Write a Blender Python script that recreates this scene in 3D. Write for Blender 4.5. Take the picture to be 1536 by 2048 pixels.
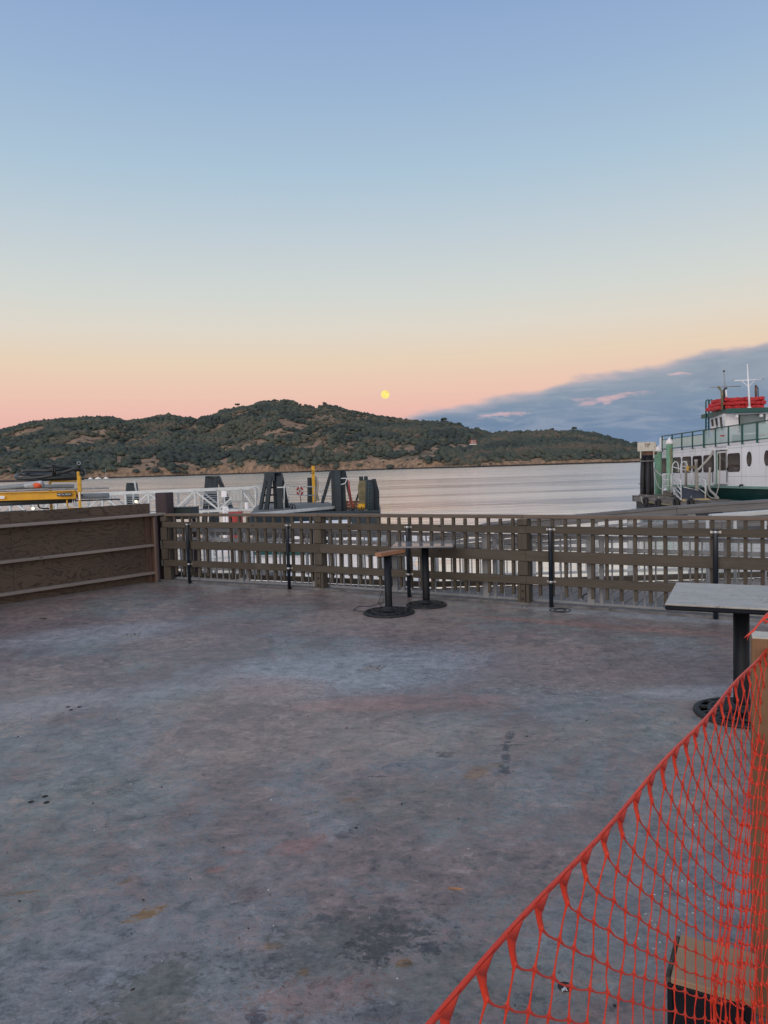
import bpy, bmesh, math, random
import numpy as np
from mathutils import Matrix, Vector
R = math.radians
random.seed(7)
rng = np.random.default_rng(11)
for o in list(bpy.data.objects): bpy.data.objects.remove(o)
scn = bpy.context.scene
COL = scn.collection

# ------------------------------------------------------------------ camera
FPX = 1479.0; PITCH = R(3.4); ROLL = R(1.76); EYE = 1.65
WATER_Z = -1.45
cam_d = bpy.data.cameras.new('camera'); cam = bpy.data.objects.new('camera', cam_d); COL.objects.link(cam)
cam_d.sensor_fit = 'VERTICAL'; cam_d.sensor_height = 24; cam_d.sensor_width = 18
cam_d.lens = 24*FPX/2048; cam_d.clip_start = 0.05; cam_d.clip_end = 60000
CR = Matrix.Rotation(math.pi/2-PITCH, 4, 'X') @ Matrix.Rotation(-ROLL, 4, 'Z')
cam.matrix_world = Matrix.Translation((0, 0, EYE)) @ CR
scn.camera = cam
def ray(px, py):
    return (CR.to_3x3() @ Vector(((px-768)/FPX, (1024-py)/FPX, -1))).normalized()
def gp(px, py, z=0.0):                      # where a line of sight meets the level z
    d = ray(px, py); t = (z-EYE)/d.z
    return Vector((d.x*t, d.y*t, z))
def at(px, py, Y):                          # the point on a line of sight at distance Y
    d = ray(px, py); t = Y/d.y
    return Vector((d.x*t, Y, EYE+d.z*t))
def atx(px, py, X):                         # the point on a line of sight in the plane x = X
    d = ray(px, py); t = X/d.x
    return Vector((X, d.y*t, EYE+d.z*t))

# ------------------------------------------------------------------ sky
def srgb(r, g, b):
    f = lambda c: (c/255/12.92) if c/255 <= .04045 else ((c/255+.055)/1.055)**2.4
    return (f(r), f(g), f(b), 1)
W = bpy.data.worlds.new('World'); scn.world = W; W.use_nodes = True
nt = W.node_tree; nt.nodes.clear()
class NB:
    def __init__(s, nt): s.nt = nt
    def n(s, t, **k):
        o = s.nt.nodes.new(t)
        for a, v in k.items(): setattr(o, a, v)
        return o
    def put(s, sock, v):
        if isinstance(v, bpy.types.NodeSocket): s.nt.links.new(v, sock)
        else: sock.default_value = v
    def m(s, op, a, b=0.0, c=0.0, clamp=False):
        o = s.n('ShaderNodeMath', operation=op, use_clamp=clamp)
        for i, v in enumerate((a, b, c)): s.put(o.inputs[i], v)
        return o.outputs[0]
    def vm(s, op, a, b=(0, 0, 0)):
        o = s.n('ShaderNodeVectorMath', operation=op); s.put(o.inputs[0], a); s.put(o.inputs[1], b); return o.outputs[0]
    def ramp(s, f, stops, interp='LINEAR'):
        o = s.n('ShaderNodeValToRGB'); cr = o.color_ramp; cr.interpolation = interp
        while len(cr.elements) < len(stops): cr.elements.new(.5)
        for e, (p, c) in zip(cr.elements, stops):
            e.position = p; e.color = c if not isinstance(c, (int, float)) else (c, c, c, 1)
        s.put(o.inputs[0], f); return o.outputs[0]
    def mix(s, f, a, b, mode='MIX'):
        o = s.n('ShaderNodeMix', data_type='RGBA', blend_type=mode)
        s.put(o.inputs['Factor'], f); s.put(o.inputs[6], a); s.put(o.inputs[7], b); return o.outputs[2]
    def noise(s, v, scale, detail=4, rough=.55, dist=0.0, lac=2.0):
        o = s.n('ShaderNodeTexNoise'); s.put(o.inputs['Vector'], v)
        for k, x in (('Scale', scale), ('Detail', detail), ('Roughness', rough), ('Distortion', dist), ('Lacunarity', lac)): s.put(o.inputs[k], x)
        return o.outputs[0]
    def step(s, v, a, b):
        o = s.n('ShaderNodeMapRange', interpolation_type='SMOOTHSTEP')
        for i, x in enumerate((v, a, b, 0.0, 1.0)): s.put(o.inputs[i], x)
        return o.outputs[0]
    def mapv(s, v, scale=(1, 1, 1), loc=(0, 0, 0), rot=(0, 0, 0)):
        o = s.n('ShaderNodeMapping'); s.put(o.inputs[0], v)
        o.inputs['Location'].default_value = loc; o.inputs['Rotation'].default_value = rot; o.inputs['Scale'].default_value = scale
        return o.outputs[0]
    def xyz(s, v):
        o = s.n('ShaderNodeSeparateXYZ'); s.put(o.inputs[0], v); return o.outputs
    def comb(s, x, y, z):
        o = s.n('ShaderNodeCombineXYZ'); [s.put(o.inputs[i], v) for i, v in enumerate((x, y, z))]; return o.outputs[0]
b = NB(nt)
tc = b.n('ShaderNodeTexCoord'); d = b.vm('NORMALIZE', tc.outputs['Generated']); dx, dy, dz = b.xyz(d)
el = b.m('MULTIPLY', b.m('ARCSINE', dz), 57.2958)
az = b.m('MULTIPLY', b.m('ARCTAN2', dx, dy), 57.2958)
def E(e): return max(0., min(1., e/60))
sky = b.ramp(b.m('DIVIDE', el, 60, clamp=True), [
    (E(0), srgb(206, 152, 160)), (E(2.5), srgb(228, 172, 168)), (E(4.3), srgb(235, 187, 175)), (E(5.8), srgb(236, 197, 179)), (E(8.15), srgb(231, 209, 185)),
    (E(10.4), srgb(223, 215, 202)), (E(12.8), srgb(211, 215, 210)), (E(17), srgb(193, 206, 214)), (E(21), srgb(173, 197, 215)),
    (E(27), srgb(152, 179, 211)), (E(31.5), srgb(140, 167, 206)), (E(45), srgb(130, 150, 182)), (E(60), srgb(126, 140, 166))])
# the afterglow behind the camera, where the sun went down
west = b.step(b.m('MULTIPLY', dy, -1.0), -.35, .95)
lowf = b.step(el, 50, 0)
glow = b.m('MULTIPLY', west, lowf)
sky = b.mix(b.m('MULTIPLY', glow, .85), sky, (1.12, .95, .82, 1))
# cloud bank low in the east
cv = b.comb(b.m('MULTIPLY', az, .15), b.m('MULTIPLY', el, .60), 0)
n1 = b.noise(cv, 1.0, 6, .58, .2); n2 = b.noise(b.mapv(cv, (1.0, 1.6, 1), (3, 7, 0)), 1.3, 7, .6, .9)
fc = b.n('ShaderNodeFloatCurve'); cu = fc.mapping.curves[0]
def A(a): return (a+10)/120
pts = [(A(-10), .30), (A(0), .355), (A(3), .44), (A(6.5), .475), (A(10), .52), (A(12.6), .57), (A(15.2), .655), (A(18), .675), (A(21), .70), (A(24), .745), (A(27.4), .79), (A(40), .86), (A(70), .70), (A(110), .2)]
cu.points[0].location = pts[0]; cu.points[1].location = pts[-1]
for p in pts[1:-1]: cu.points.new(*p)
fc.mapping.update()
b.put(fc.inputs['Value'], b.m('DIVIDE', b.m('ADD', az, 10), 120, clamp=True))
top = b.m('MULTIPLY', fc.outputs[0], 10)
edge = b.m('ADD', b.m('SUBTRACT', top, el), b.m('ADD', b.m('MULTIPLY', b.m('SUBTRACT', n1, .5), 1.1), b.m('MULTIPLY', b.m('SUBTRACT', b.noise(b.mapv(cv, (1.6, 1.2, 1), (4, 4, 0)), 1.5, 5, .5), .5), .9)))
mask = b.step(edge, -.12, .42)
mask = b.m('MULTIPLY', mask, b.step(az, -1.2, 3.0))
front = b.m('MULTIPLY', b.step(az, -2, 4), b.step(az, 110, 75)); mask = b.m('MULTIPLY', mask, front)
ccol = b.ramp(b.m('DIVIDE', el, 10, clamp=True), [(0, srgb(112, 140, 172)), (.30, srgb(110, 136, 164)), (.45, srgb(126, 147, 169)), (.60, srgb(142, 156, 171)), (.8, srgb(145, 158, 173)), (1, srgb(150, 160, 176))])
ccol = b.mix(b.m('MULTIPLY', b.step(n2, .44, .70), .42), ccol, srgb(168, 176, 190))
ccol = b.mix(b.m('MULTIPLY', b.step(n2, .50, .32), .16), ccol, srgb(98, 122, 152))
ccol = b.mix(b.step(edge, .9, .1), ccol, srgb(176, 172, 182))
n3 = b.noise(b.mapv(cv, (2.2, 1.6, 1), (1, 2, 0)), 1.6, 6, .62, .6)
def streak(a0, e0, wa, we, tilt):
    u = b.m('DIVIDE', b.m('SUBTRACT', az, a0), wa)
    v = b.m('DIVIDE', b.m('SUBTRACT', b.m('SUBTRACT', el, e0), b.m('ADD', b.m('MULTIPLY', b.m('SUBTRACT', az, a0), tilt), b.m('MULTIPLY', b.m('SUBTRACT', n1, .5), 2.2))), we)
    r = b.m('ADD', b.m('ADD', b.m('MULTIPLY', u, u), b.m('MULTIPLY', v, v)), b.m('MULTIPLY', b.m('SUBTRACT', n3, .5), 4.0))
    return b.step(r, 1.3, -.4)
st = b.m('MAXIMUM', streak(17.4, 4.72, 3.0, .26, .07), b.m('MAXIMUM', streak(9.3, 3.62, 2.4, .14, .04), streak(22.0, 6.1, .9, .13, -.15)))
ccol = b.mix(b.m('MULTIPLY', st, .6), ccol, srgb(236, 190, 190))
sky = b.mix(b.m('MULTIPLY', mask, .97), sky, ccol)
bg = b.n('ShaderNodeBackground'); nt.links.new(sky, bg.inputs[0]); bg.inputs[1].default_value = 1.0
ow = b.n('ShaderNodeOutputWorld'); nt.links.new(bg.outputs[0], ow.inputs[0])

# the last light from the west, very soft
sd = bpy.data.lights.new('sun', 'SUN'); sd.energy = .95; sd.angle = R(50); sd.color = (1, .84, .72)
so = bpy.data.objects.new('sun', sd); COL.objects.link(so); so.rotation_euler = (R(60), 0, R(-30))
scn.view_settings.view_transform = 'Standard'; scn.view_settings.look = 'None'
scn.view_settings.exposure = 0.0; scn.view_settings.gamma = 1; scn.view_settings.use_curve_mapping = False
scn.render.engine = 'CYCLES'
scn.cycles.max_bounces = 6

# ------------------------------------------------------------------ helpers
def tag(o, label=None, cat=None, group=None, kind=None):
    for k, v in (('label', label), ('category', cat), ('group', group), ('kind', kind)):
        if v: o[k] = v
    return o
def empty(name, loc, label=None, cat=None, group=None, kind=None, rz=0):
    o = bpy.data.objects.new(name, None); COL.objects.link(o); o.location = loc; o.rotation_euler.z = rz; o.empty_display_size = .1
    return tag(o, label, cat, group, kind)
def link(name, me, parent=None, loc=(0, 0, 0), rot=(0, 0, 0)):
    o = bpy.data.objects.new(name, me); COL.objects.link(o)
    if parent is not None: o.parent = parent
    o.location = loc; o.rotation_euler = rot
    return o
class MB:                                     # collects shapes, links them as one mesh
    def __init__(s, off=(0, 0, 0)): s.v = []; s.f = []; s.sm = []; s.off = Vector(off)
    def add(s, vs, fs, smooth=False):
        n = len(s.v); s.v += [tuple(Vector(v)-s.off) for v in vs]; s.f += [tuple(i+n for i in f) for f in fs]; s.sm += [smooth]*len(fs); return s
    def box(s, c, size, rot=None):
        c = Vector(c); h = Vector(size)/2; M3 = rot if rot is not None else Matrix.Identity(3)
        vs = [c + M3 @ Vector((x*h.x, y*h.y, z*h.z)) for x in (-1, 1) for y in (-1, 1) for z in (-1, 1)]
        return s.add(vs, [(0, 1, 3, 2), (4, 6, 7, 5), (0, 4, 5, 1), (2, 3, 7, 6), (0, 2, 6, 4), (1, 5, 7, 3)])
    def bar(s, p, q, w, h, up=(0, 0, 1)):
        p = Vector(p); q = Vector(q); x = (q-p); L = x.length; x.normalize(); u = Vector(up)
        if abs(x.dot(u)) > .98: u = Vector((0, 1, 0))
        y = u.cross(x).normalized(); z = x.cross(y)
        return s.box((p+q)/2, (L, w, h), Matrix((x, y, z)).transposed())
    def tube(s, pts, r, n=8, cap=True, smooth=True, flat=1.0):
        pts = [Vector(p) for p in pts]; k = len(pts); rs = r if isinstance(r, (list, tuple)) else [r]*k
        vs = []; pu = None
        for i, p in enumerate(pts):
            t = (pts[min(i+1, k-1)]-pts[max(i-1, 0)]).normalized()
            if pu is None:
                u = Vector((0, 0, 1)) if abs(t.z) < .9 else Vector((1, 0, 0))
            else: u = pu
            a = (u - t*u.dot(t)).normalized(); pu = a; c = t.cross(a)
            for j in range(n):
                th = 2*math.pi*(j+.5)/n
                vs.append(p + (a*math.cos(th)*flat + c*math.sin(th))*rs[i])
        fs = [(i*n+j, i*n+(j+1) % n, (i+1)*n+(j+1) % n, (i+1)*n+j) for i in range(k-1) for j in range(n)]
        s.add(vs, fs, smooth)
        if cap:
            m = len(s.v)-k*n
            s.f += [tuple(m+j for j in reversed(range(n))), tuple(m+(k-1)*n+j for j in range(n))]; s.sm += [False, False]
        return s
    def lathe(s, prof, c=(0, 0, 0), n=24, smooth=True, sx=1, sy=1):
        c = Vector(c); vs = []; k = len(prof)
        for (r, z) in prof:
            for j in range(n):
                th = 2*math.pi*j/n; vs.append(c+Vector((r*math.cos(th)*sx, r*math.sin(th)*sy, z)))
        fs = [(i*n+j, i*n+(j+1) % n, (i+1)*n+(j+1) % n, (i+1)*n+j) for i in range(k-1) for j in range(n)]
        s.add(vs, fs, smooth)
        m = len(s.v)-k*n
        if prof[0][0] > 1e-4: s.f.append(tuple(m+j for j in reversed(range(n)))); s.sm.append(False)
        if prof[-1][0] > 1e-4: s.f.append(tuple(m+(k-1)*n+j for j in range(n))); s.sm.append(False)
        return s
    def prism(s, poly, z0, z1):
        n = len(poly); vs = [(x, y, z0) for x, y in poly]+[(x, y, z1) for x, y in poly]
        return s.add(vs, [tuple(reversed(range(n))), tuple(range(n, 2*n))]+[(i, (i+1) % n, (i+1) % n+n, i+n) for i in range(n)])
    def ext(s, poly, t):                    # closed polygon of 3D points, thickened by the vector t
        n = len(poly); t = Vector(t); vs = [Vector(p) for p in poly]; vs += [p+t for p in vs]
        return s.add(vs, [tuple(reversed(range(n))), tuple(range(n, 2*n))]+[(i, (i+1) % n, (i+1) % n+n, i+n) for i in range(n)])
    def torus(s, c, R0, r, axis='Z', n=24, m=8, sx=1.0):
        c = Vector(c); vs = []
        for i in range(n):
            a = 2*math.pi*i/n
            for j in range(m):
                q = 2*math.pi*j/m; rr = R0+r*math.cos(q); p = Vector((rr*math.cos(a), rr*math.sin(a), r*math.sin(q)*sx))
                if axis == 'X': p = Vector((p.z, p.x, p.y))
                elif axis == 'Y': p = Vector((p.x, p.z, p.y))
                vs.append(c+p)
        return s.add(vs, [(i*m+j, ((i+1) % n)*m+j, ((i+1) % n)*m+(j+1) % m, i*m+(j+1) % m) for i in range(n) for j in range(m)], True)
    def mesh(s, name, mat):
        me = bpy.data.meshes.new(name); me.from_pydata([tuple(v) for v in s.v], [], s.f)
        me.polygons.foreach_set('use_smooth', s.sm); me.materials.append(mat); me.validate()
        bm = bmesh.new(); bm.from_mesh(me); bmesh.ops.recalc_face_normals(bm, faces=bm.faces); bm.to_mesh(me); bm.free()
        return me
    def build(s, name, mat, parent=None, bevel=0):
        me = s.mesh(name, mat); o = link(name, me, parent)
        if bevel:
            md = o.modifiers.new('bevel', 'BEVEL'); md.width = bevel; md.segments = 2; md.limit_method = 'ANGLE'; md.angle_limit = R(50)
        return o
_pc = {}
def boxmesh(name, size, mat, bev=.003):
    key = (name, tuple(round(x, 4) for x in size), mat.name)
    if key in _pc: return _pc[key]
    bm = bmesh.new(); bmesh.ops.create_cube(bm, size=1)
    bmesh.ops.scale(bm, vec=size, verts=bm.verts)
    if bev: bmesh.ops.bevel(bm, geom=bm.edges[:], offset=bev, segments=1, affect='EDGES')
    me = bpy.data.meshes.new(name); bm.to_mesh(me); bm.free(); me.materials.append(mat); _pc[key] = me
    return me
def piece(name, size, loc, rot, mat, parent, bev=.003):
    return link(name, boxmesh(name, size, mat, bev), parent, loc, rot if isinstance(rot, tuple) else (0, 0, rot))

# ------------------------------------------------------------------ materials
def newmat(name):
    m = bpy.data.materials.new(name); m.use_nodes = True; n = m.node_tree; n.nodes.clear(); b = NB(n)
    p = b.n('ShaderNodeBsdfPrincipled'); o = b.n('ShaderNodeOutputMaterial'); n.links.new(p.outputs[0], o.inputs[0])
    return m, b, p
def bump(b, p, h, strength, dist):
    o = b.n('ShaderNodeBump'); o.inputs['Strength'].default_value = strength; o.inputs['Distance'].default_value = dist
    b.put(o.inputs['Height'], h); b.put(p.inputs['Normal'], o.outputs[0])
def sc(c, k): return tuple(min(1, x*k) for x in c[:3])+(1,)
def plain(name, col, rough=.6, metal=0., var=.18, scale=3., bmp=.0, spec=.5, dirt=None, stretch=(1, 1, 1)):
    m, b, p = newmat(name); t = b.n('ShaderNodeTexCoord').outputs['Object']; rnd = b.n('ShaderNodeObjectInfo').outputs['Random']
    t = b.vm('ADD', t, b.comb(b.m('MULTIPLY', rnd, 37), b.m('MULTIPLY', rnd, 11), 0)); t = b.mapv(t, stretch)
    n = b.noise(t, scale, 5, .6); col = tuple(col[:3])+(1,)
    c = b.mix(b.step(n, .3, .7), sc(col, 1-var), sc(col, 1+var))
    if dirt:
        n2 = b.noise(t, scale*2.7, 6, .65, .6); c = b.mix(b.m('MULTIPLY', b.step(n2, .52, .68), dirt[1]), c, tuple(dirt[0])+(1,))
    b.put(p.inputs['Base Color'], c); p.inputs['Metallic'].default_value = metal; p.inputs['Specular IOR Level'].default_value = spec
    b.put(p.inputs['Roughness'], b.m('ADD', rough-.08, b.m('MULTIPLY', n, .16)))
    if bmp: bump(b, p, b.noise(t, scale*8, 4, .6), bmp, .01)
    return m
def wood(name, col, axis='X', rough=.72, contrast=.35, knots=True, bmp=.5, scale=1.0, col2=None):
    m, b, p = newmat(name); t = b.n('ShaderNodeTexCoord').outputs['Object']; rnd = b.n('ShaderNodeObjectInfo').outputs['Random']
    t = b.vm('ADD', t, b.comb(b.m('MULTIPLY', rnd, 53), b.m('MULTIPLY', rnd, 17), b.m('MULTIPLY', rnd, 29)))
    s = {'X': (1.2, 22, 22), 'Y': (22, 1.2, 22), 'Z': (22, 22, 1.2)}[axis]; s = tuple(x*scale for x in s)
    g = b.noise(b.mapv(t, s), 1.0, 6, .62, .8); g2 = b.noise(b.mapv(t, tuple(x*4 for x in s)), 1.0, 4, .6)
    L = b.noise(t, 1.3*scale, 4, .6, .3)
    col = tuple(col[:3])+(1,)
    c = b.mix(b.step(g, .3, .72), sc(col, 1-contrast), sc(col, 1+contrast))
    c = b.mix(b.m('MULTIPLY', b.step(g2, .56, .70), .45), c, sc(col, .5))
    c = b.mix(b.m('MULTIPLY', b.step(L, .42, .68), .55), c, (tuple(col2)+(1,)) if col2 else sc(col, .72))
    c = b.mix(b.m('MULTIPLY', rnd, .45), c, sc(col, .58)); c = b.mix(b.m('MULTIPLY', b.step(L, .55, .75), .35), c, (.24, .225, .20, 1))
    if knots:
        v = b.n('ShaderNodeTexVoronoi'); b.put(v.inputs['Vector'], b.mapv(t, {'X': (3, 7, 7), 'Y': (7, 3, 7), 'Z': (7, 7, 3)}[axis])); v.inputs['Scale'].default_value = 1.2*scale
        c = b.mix(b.m('MULTIPLY', b.step(v.outputs['Distance'], .13, .05), .8), c, sc(col, .25))
    b.put(p.inputs['Base Color'], c); b.put(p.inputs['Roughness'], b.m('ADD', rough-.1, b.m('MULTIPLY', g2, .2)))
    p.inputs['Specular IOR Level'].default_value = .35
    bump(b, p, b.m('ADD', b.m('MULTIPLY', g, .6), b.m('MULTIPLY', g2, .4)), bmp, .004)
    return m
def emit(name, col, strength):
    m, b, p = newmat(name); p.inputs['Base Color'].default_value = (0, 0, 0, 1)
    p.inputs['Emission Color'].default_value = tuple(col)+(1,); p.inputs['Emission Strength'].default_value = strength; return m
FENCE = (.108, .093, .074)
M = dict(
    fence_x=wood('weathered_brown_wood', FENCE, 'X', .7, .16, True, .35),
    fence_z=wood('weathered_brown_wood_upright', FENCE, 'Z', .7, .16, True, .35),
    cap=wood('top_rail_wood', (.185, .145, .115), 'X', .6, .2, False, .35),
    grey_x=wood('silvered_timber', (.215, .215, .22), 'X', .7, .25, False, .6),
    plank=wood('walkway_plank_wood', (.34, .30, .27), 'X', .75, .22, False, .5),
    stud=wood('pale_stud_wood', (.33, .29, .265), 'X', .75, .22, True, .4, col2=(.27, .24, .225)),
    stud_z=wood('red_stud_wood', (.13, .08, .062), 'Z', .7, .25, True, .4),
    stud_end=wood('pale_stud_wood_upright', (.25, .175, .14), 'Z', .7, .2, True, .4),
    newwood=wood('fresh_sawn_wood', (.47, .235, .135), 'X', .65, .18, False, .3),
    postwood=wood('tan_post_wood', (.27, .155, .085), 'Z', .6, .25, False, .25),
    postend=plain('sawn_post_end', (.72, .68, .58), .7, 0, .08, 30, .4),
    ply_tan=wood('tan_plywood', (.56, .37, .21), 'X', .7, .15, True, .3),
    darkpost=plain('dark_purple_brown_post', (.055, .038, .045), .75, 0, .25, 9, .4, stretch=(3, 3, .6)),
    black=plain('black_powder_coat', (.009, .012, .018), .5, .0, .25, 6, .0, .25),
    pole=plain('dark_navy_pipe', (.013, .022, .036), .35, .0, .25, 6, .0),
    iron=plain('cast_iron_black', (.022, .025, .030), .45, .2, .3, 25, .4),
    zinc=plain('galvanised_steel', (.52, .54, .55), .35, .85, .2, 20),
    alu=plain('white_painted_aluminium', (.60, .64, .65), .5, .0, .08, 2, dirt=((.35, .37, .36), .35)),
    alu_grey=plain('grey_painted_railing', (.30, .32, .35), .5, .0, .10, 3),
    steel=plain('dark_teal_steel', (.016, .032, .044), .55, .0, .25, 1.2, dirt=((.01, .013, .016), .6)),
    white=plain('white_paint', (.88, .88, .90), .5, .0, .04, .6, dirt=((.56, .50, .44), .38), stretch=(2.2, 2.2, .22)),
    canvas=plain('pale_green_canvas', (.52, .60, .55), .7, .0, .12, 2.5, stretch=(1, 6, .2)),
    green=plain('ferry_green_paint', (.012, .085, .075), .4, .0, .12, 1.0),
    hull=plain('hull_green_paint', (.008, .055, .052), .35, .0, .2, .8),
    palegreen=plain('pale_green_rub_rail', (.20, .36, .30), .5, .0, .12, 1.0),
    pile_green=plain('green_pile_sleeve', (.19, .38, .25), .55, .0, .18, 1.5, dirt=((.05, .14, .08), .6)),
    tar=plain('tarred_timber', (.020, .021, .026), .6, .0, .5, 3, .5, stretch=(2, 2, .4), dirt=((.08, .07, .06), .5)),
    rubber=plain('tyre_rubber', (.018, .018, .020), .7, .0, .3, 6, .3),
    dockwood=plain('grey_dock_timber', (.17, .155, .14), .85, .0, .35, 1.6, .5, dirt=((.04, .036, .03), .8), stretch=(2, .5, 2)),
    yellow=plain('yellow_paint', (.72, .40, .02), .45, .0, .12, 3, dirt=((.35, .19, .03), .4)),
    fadeyellow=plain('faded_yellow_edge', (.60, .44, .20), .7, .0, .2, 3),
    orange=plain('orange_tape', (.75, .12, .04), .6),
    red=plain('red_paint', (.42, .045, .04), .5, .0, .2, 3, dirt=((.25, .04, .035), .5)),
    jacket=plain('red_life_jacket_fabric', (.55, .035, .04), .7, .0, .3, 6, .3, dirt=((.12, .01, .012), .7)),
    pvc=plain('grey_plastic_pipe', (.25, .29, .32), .45, .0, .12, 2),
    plastic=plain('clear_wrap', (.50, .54, .58), .25, .0, .25, 9, .8),
    hose=plain('dark_grey_hose', (.035, .043, .047), .38, .0, .25, 3),
    cable=plain('black_cable', (.012, .012, .014), .5),
    maroonpipe=plain('dark_maroon_pipe', (.045, .028, .032), .5),
    rope=plain('weathered_rope', (.42, .41, .38), .9, 0, .3, 40, .5),
    brick=plain('red_brick_wall', (.26, .075, .05), .8, 0, .2, 1.0),
    slate=plain('slate_roof', (.09, .09, .10), .8),
    mat_dark=plain('dark_ramp_tread', (.055, .065, .085), .8, 0, .2, 3),
    board=plain('rust_marked_white_board', (.66, .64, .56), .7, 0, .08, 3, dirt=((.30, .17, .09), .5)),
    timber_olive=plain('olive_fender_timber', (.21, .19, .11), .8, 0, .25, 3, .5),
    greybox=plain('grey_metal_cabinet', (.42, .44, .43), .5, 0, .15, 3, dirt=((.26, .27, .26), .5), stretch=(4, 4, .5)),
    brown=plain('brown_crate_wood', (.17, .085, .055), .8, 0, .3, 4),
    darkbox=plain('dark_green_box', (.016, .032, .034), .6, 0, .2, 3),
    moss=plain('mossy_dark_wood', (.10, .09, .07), .9, 0, .6, 30, .8),
    glint=plain('broken_glass_bits', (.75, .78, .8), .15),
    litter=plain('dark_leaf_litter', (.03, .026, .024), .9),
    chalk=plain('pale_metal_plate', (.32, .31, .30), .6, 0, .3, 40, .6),
)
def glassy(name, col, rough=.08):
    m, b, p = newmat(name); t = b.n('ShaderNodeTexCoord').outputs['Object']
    n = b.noise(t, 1.2, 3, .5); b.put(p.inputs['Base Color'], b.mix(n, sc(col+(1,), .6), sc(col+(1,), 1.5)))
    p.inputs['Roughness'].default_value = rough; p.inputs['Specular IOR Level'].default_value = .8; return m
M['glass'] = glassy('tinted_window_glass', (.055, .042, .042))
M['bigglass'] = glassy('grey_green_window', (.19, .23, .22), .2)
# clear screen panels of the ferry railing
m, b, p = newmat('clear_screen_panel'); p.inputs['Base Color'].default_value = (.55, .68, .66, 1); p.inputs['Roughness'].default_value = .15; p.inputs['Alpha'].default_value = .45; M['screen'] = m
# lamps
M['lamp'] = emit('warm_lamp_globe', (1.0, .80, .42), 3.0)

# rotary-cut plywood: contour-like grain
m, b, p = newmat('dark_plywood'); t = b.n('ShaderNodeTexCoord').outputs['Object']; rnd = b.n('ShaderNodeObjectInfo').outputs['Random']
t = b.vm('ADD', t, b.comb(b.m('MULTIPLY', rnd, 19), 0, b.m('MULTIPLY', rnd, 7)))
g = b.noise(b.mapv(t, (1.25, 1, 3.2)), 1.15, 3, .5, .9)
w = b.m('FRACT', b.m('MULTIPLY', g, 11)); w = b.m('ABSOLUTE', b.m('SUBTRACT', w, .5)); line = b.step(w, .30, .5)
fine = b.noise(b.mapv(t, (4, 4, 60)), 1, 4, .6); L = b.noise(t, 1.4, 4, .6)
c = b.mix(b.step(L, .35, .7), (.098, .074, .057, 1), (.135, .096, .073, 1))
c = b.mix(b.m('MULTIPLY', line, .75), c, (.034, .026, .021, 1)); c = b.mix(b.m('MULTIPLY', b.step(w, .12, 0), .5), c, (.105, .080, .066, 1))
c = b.mix(b.m('MULTIPLY', fine, .25), c, (.11, .085, .07, 1))
b.put(p.inputs['Base Color'], c); p.inputs['Roughness'].default_value = .75; p.inputs['Specular IOR Level'].default_value = .3
bump(b, p, b.m('SUBTRACT', fine, b.m('MULTIPLY', line, 1.)), .35, .004); M['ply'] = m

# orange safety net plastic
m, b, p = newmat('orange_net_plastic'); t = b.n('ShaderNodeTexCoord').outputs['Object']
n = b.noise(t, 9, 3, .5); b.put(p.inputs['Base Color'], b.mix(n, (.62, .030, .022, 1), (.92, .080, .026, 1)))
p.inputs['Roughness'].default_value = .38; p.inputs['Subsurface Weight'].default_value = .0
M['net'] = m

# table laminate
def laminate(name, c1, c2, rough):
    m, b, p = newmat(name); t = b.n('ShaderNodeTexCoord').outputs['Object']
    n = b.noise(b.mapv(t, (1, 2, 1)), 5, 7, .68, 1.2); k = b.noise(t, 2.2, 3, .5, 2.5)
    c = b.mix(b.step(n, .35, .7), c1+(1,), c2+(1,)); c = b.mix(b.m('MULTIPLY', b.step(b.m('ABSOLUTE', b.m('SUBTRACT', k, .5)), .010, .0), .7), c, sc(c1+(1,), .45))
    f = b.noise(t, 60, 3, .6); c = b.mix(b.m('MULTIPLY', b.step(f, .6, .75), .25), c, sc(c1+(1,), .6))
    b.put(p.inputs['Base Color'], c); b.put(p.inputs['Roughness'], b.m('ADD', rough, b.m('MULTIPLY', n, .15))); bump(b, p, n, .08, .003); return m
M['top_grey'] = laminate('grey_stone_laminate', (.40, .385, .355), (.53, .51, .47), .42)
M['top_dark'] = laminate('dark_grey_laminate', (.22, .23, .245), (.30, .31, .33), .07)

# ------------------------------------------------------------------ the fence line (used by several things)
C0 = gp(333, 1163); F2 = gp(640, 1180); F3 = gp(1048, 1209)
fd = (F3-F2).normalized(); seg = (F3-F2).length
F4 = F3+fd*seg; F5 = F4+fd*seg
fn = Vector((-fd.y, fd.x, 0))                     # away from the camera
PL0 = gp(316, 1164); pd = (gp(0, 1214)-PL0).normalized()   # left partition, running towards the camera

# ------------------------------------------------------------------ patio floor
m, b, p = newmat('worn_painted_floor'); t = b.n('ShaderNodeTexCoord').outputs['Object']
px_, py_, pz_ = b.xyz(t)
big = b.noise(t, .42, 9, .66, .7); big2 = b.noise(b.mapv(t, (1, 1, 1), (13, 4, 0)), .55, 9, .70, .5)
mid = b.noise(b.mapv(t, (1, 1, 1), (3, 9, 0)), 1.7, 8, .72, .9); fine = b.noise(t, 9, 8, .74, .6); vf = b.noise(t, 55, 5, .65); fl2 = b.noise(b.mapv(t, (1, 1.5, 1), (2, 6, 0), (0, 0, .3)), 17, 8, .78, .7); fl3 = b.noise(b.mapv(t, (1, 1, 1), (7, 1, 0)), 34, 6, .75, .5); mid2 = b.noise(b.mapv(t, (1, 1.6, 1), (8, 3, 0), (0, 0, .5)), 4.0, 8, .75, .8)
scuff = b.noise(b.mapv(t, (.8, 3.4, 1), (0, 0, 0), (0, 0, R(25))), 1.6, 8, .72, 1.6)
cloudy = b.noise(b.mapv(t, (1, 1, 1), (30, 2, 0)), .9, 4, .5, .3)
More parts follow.
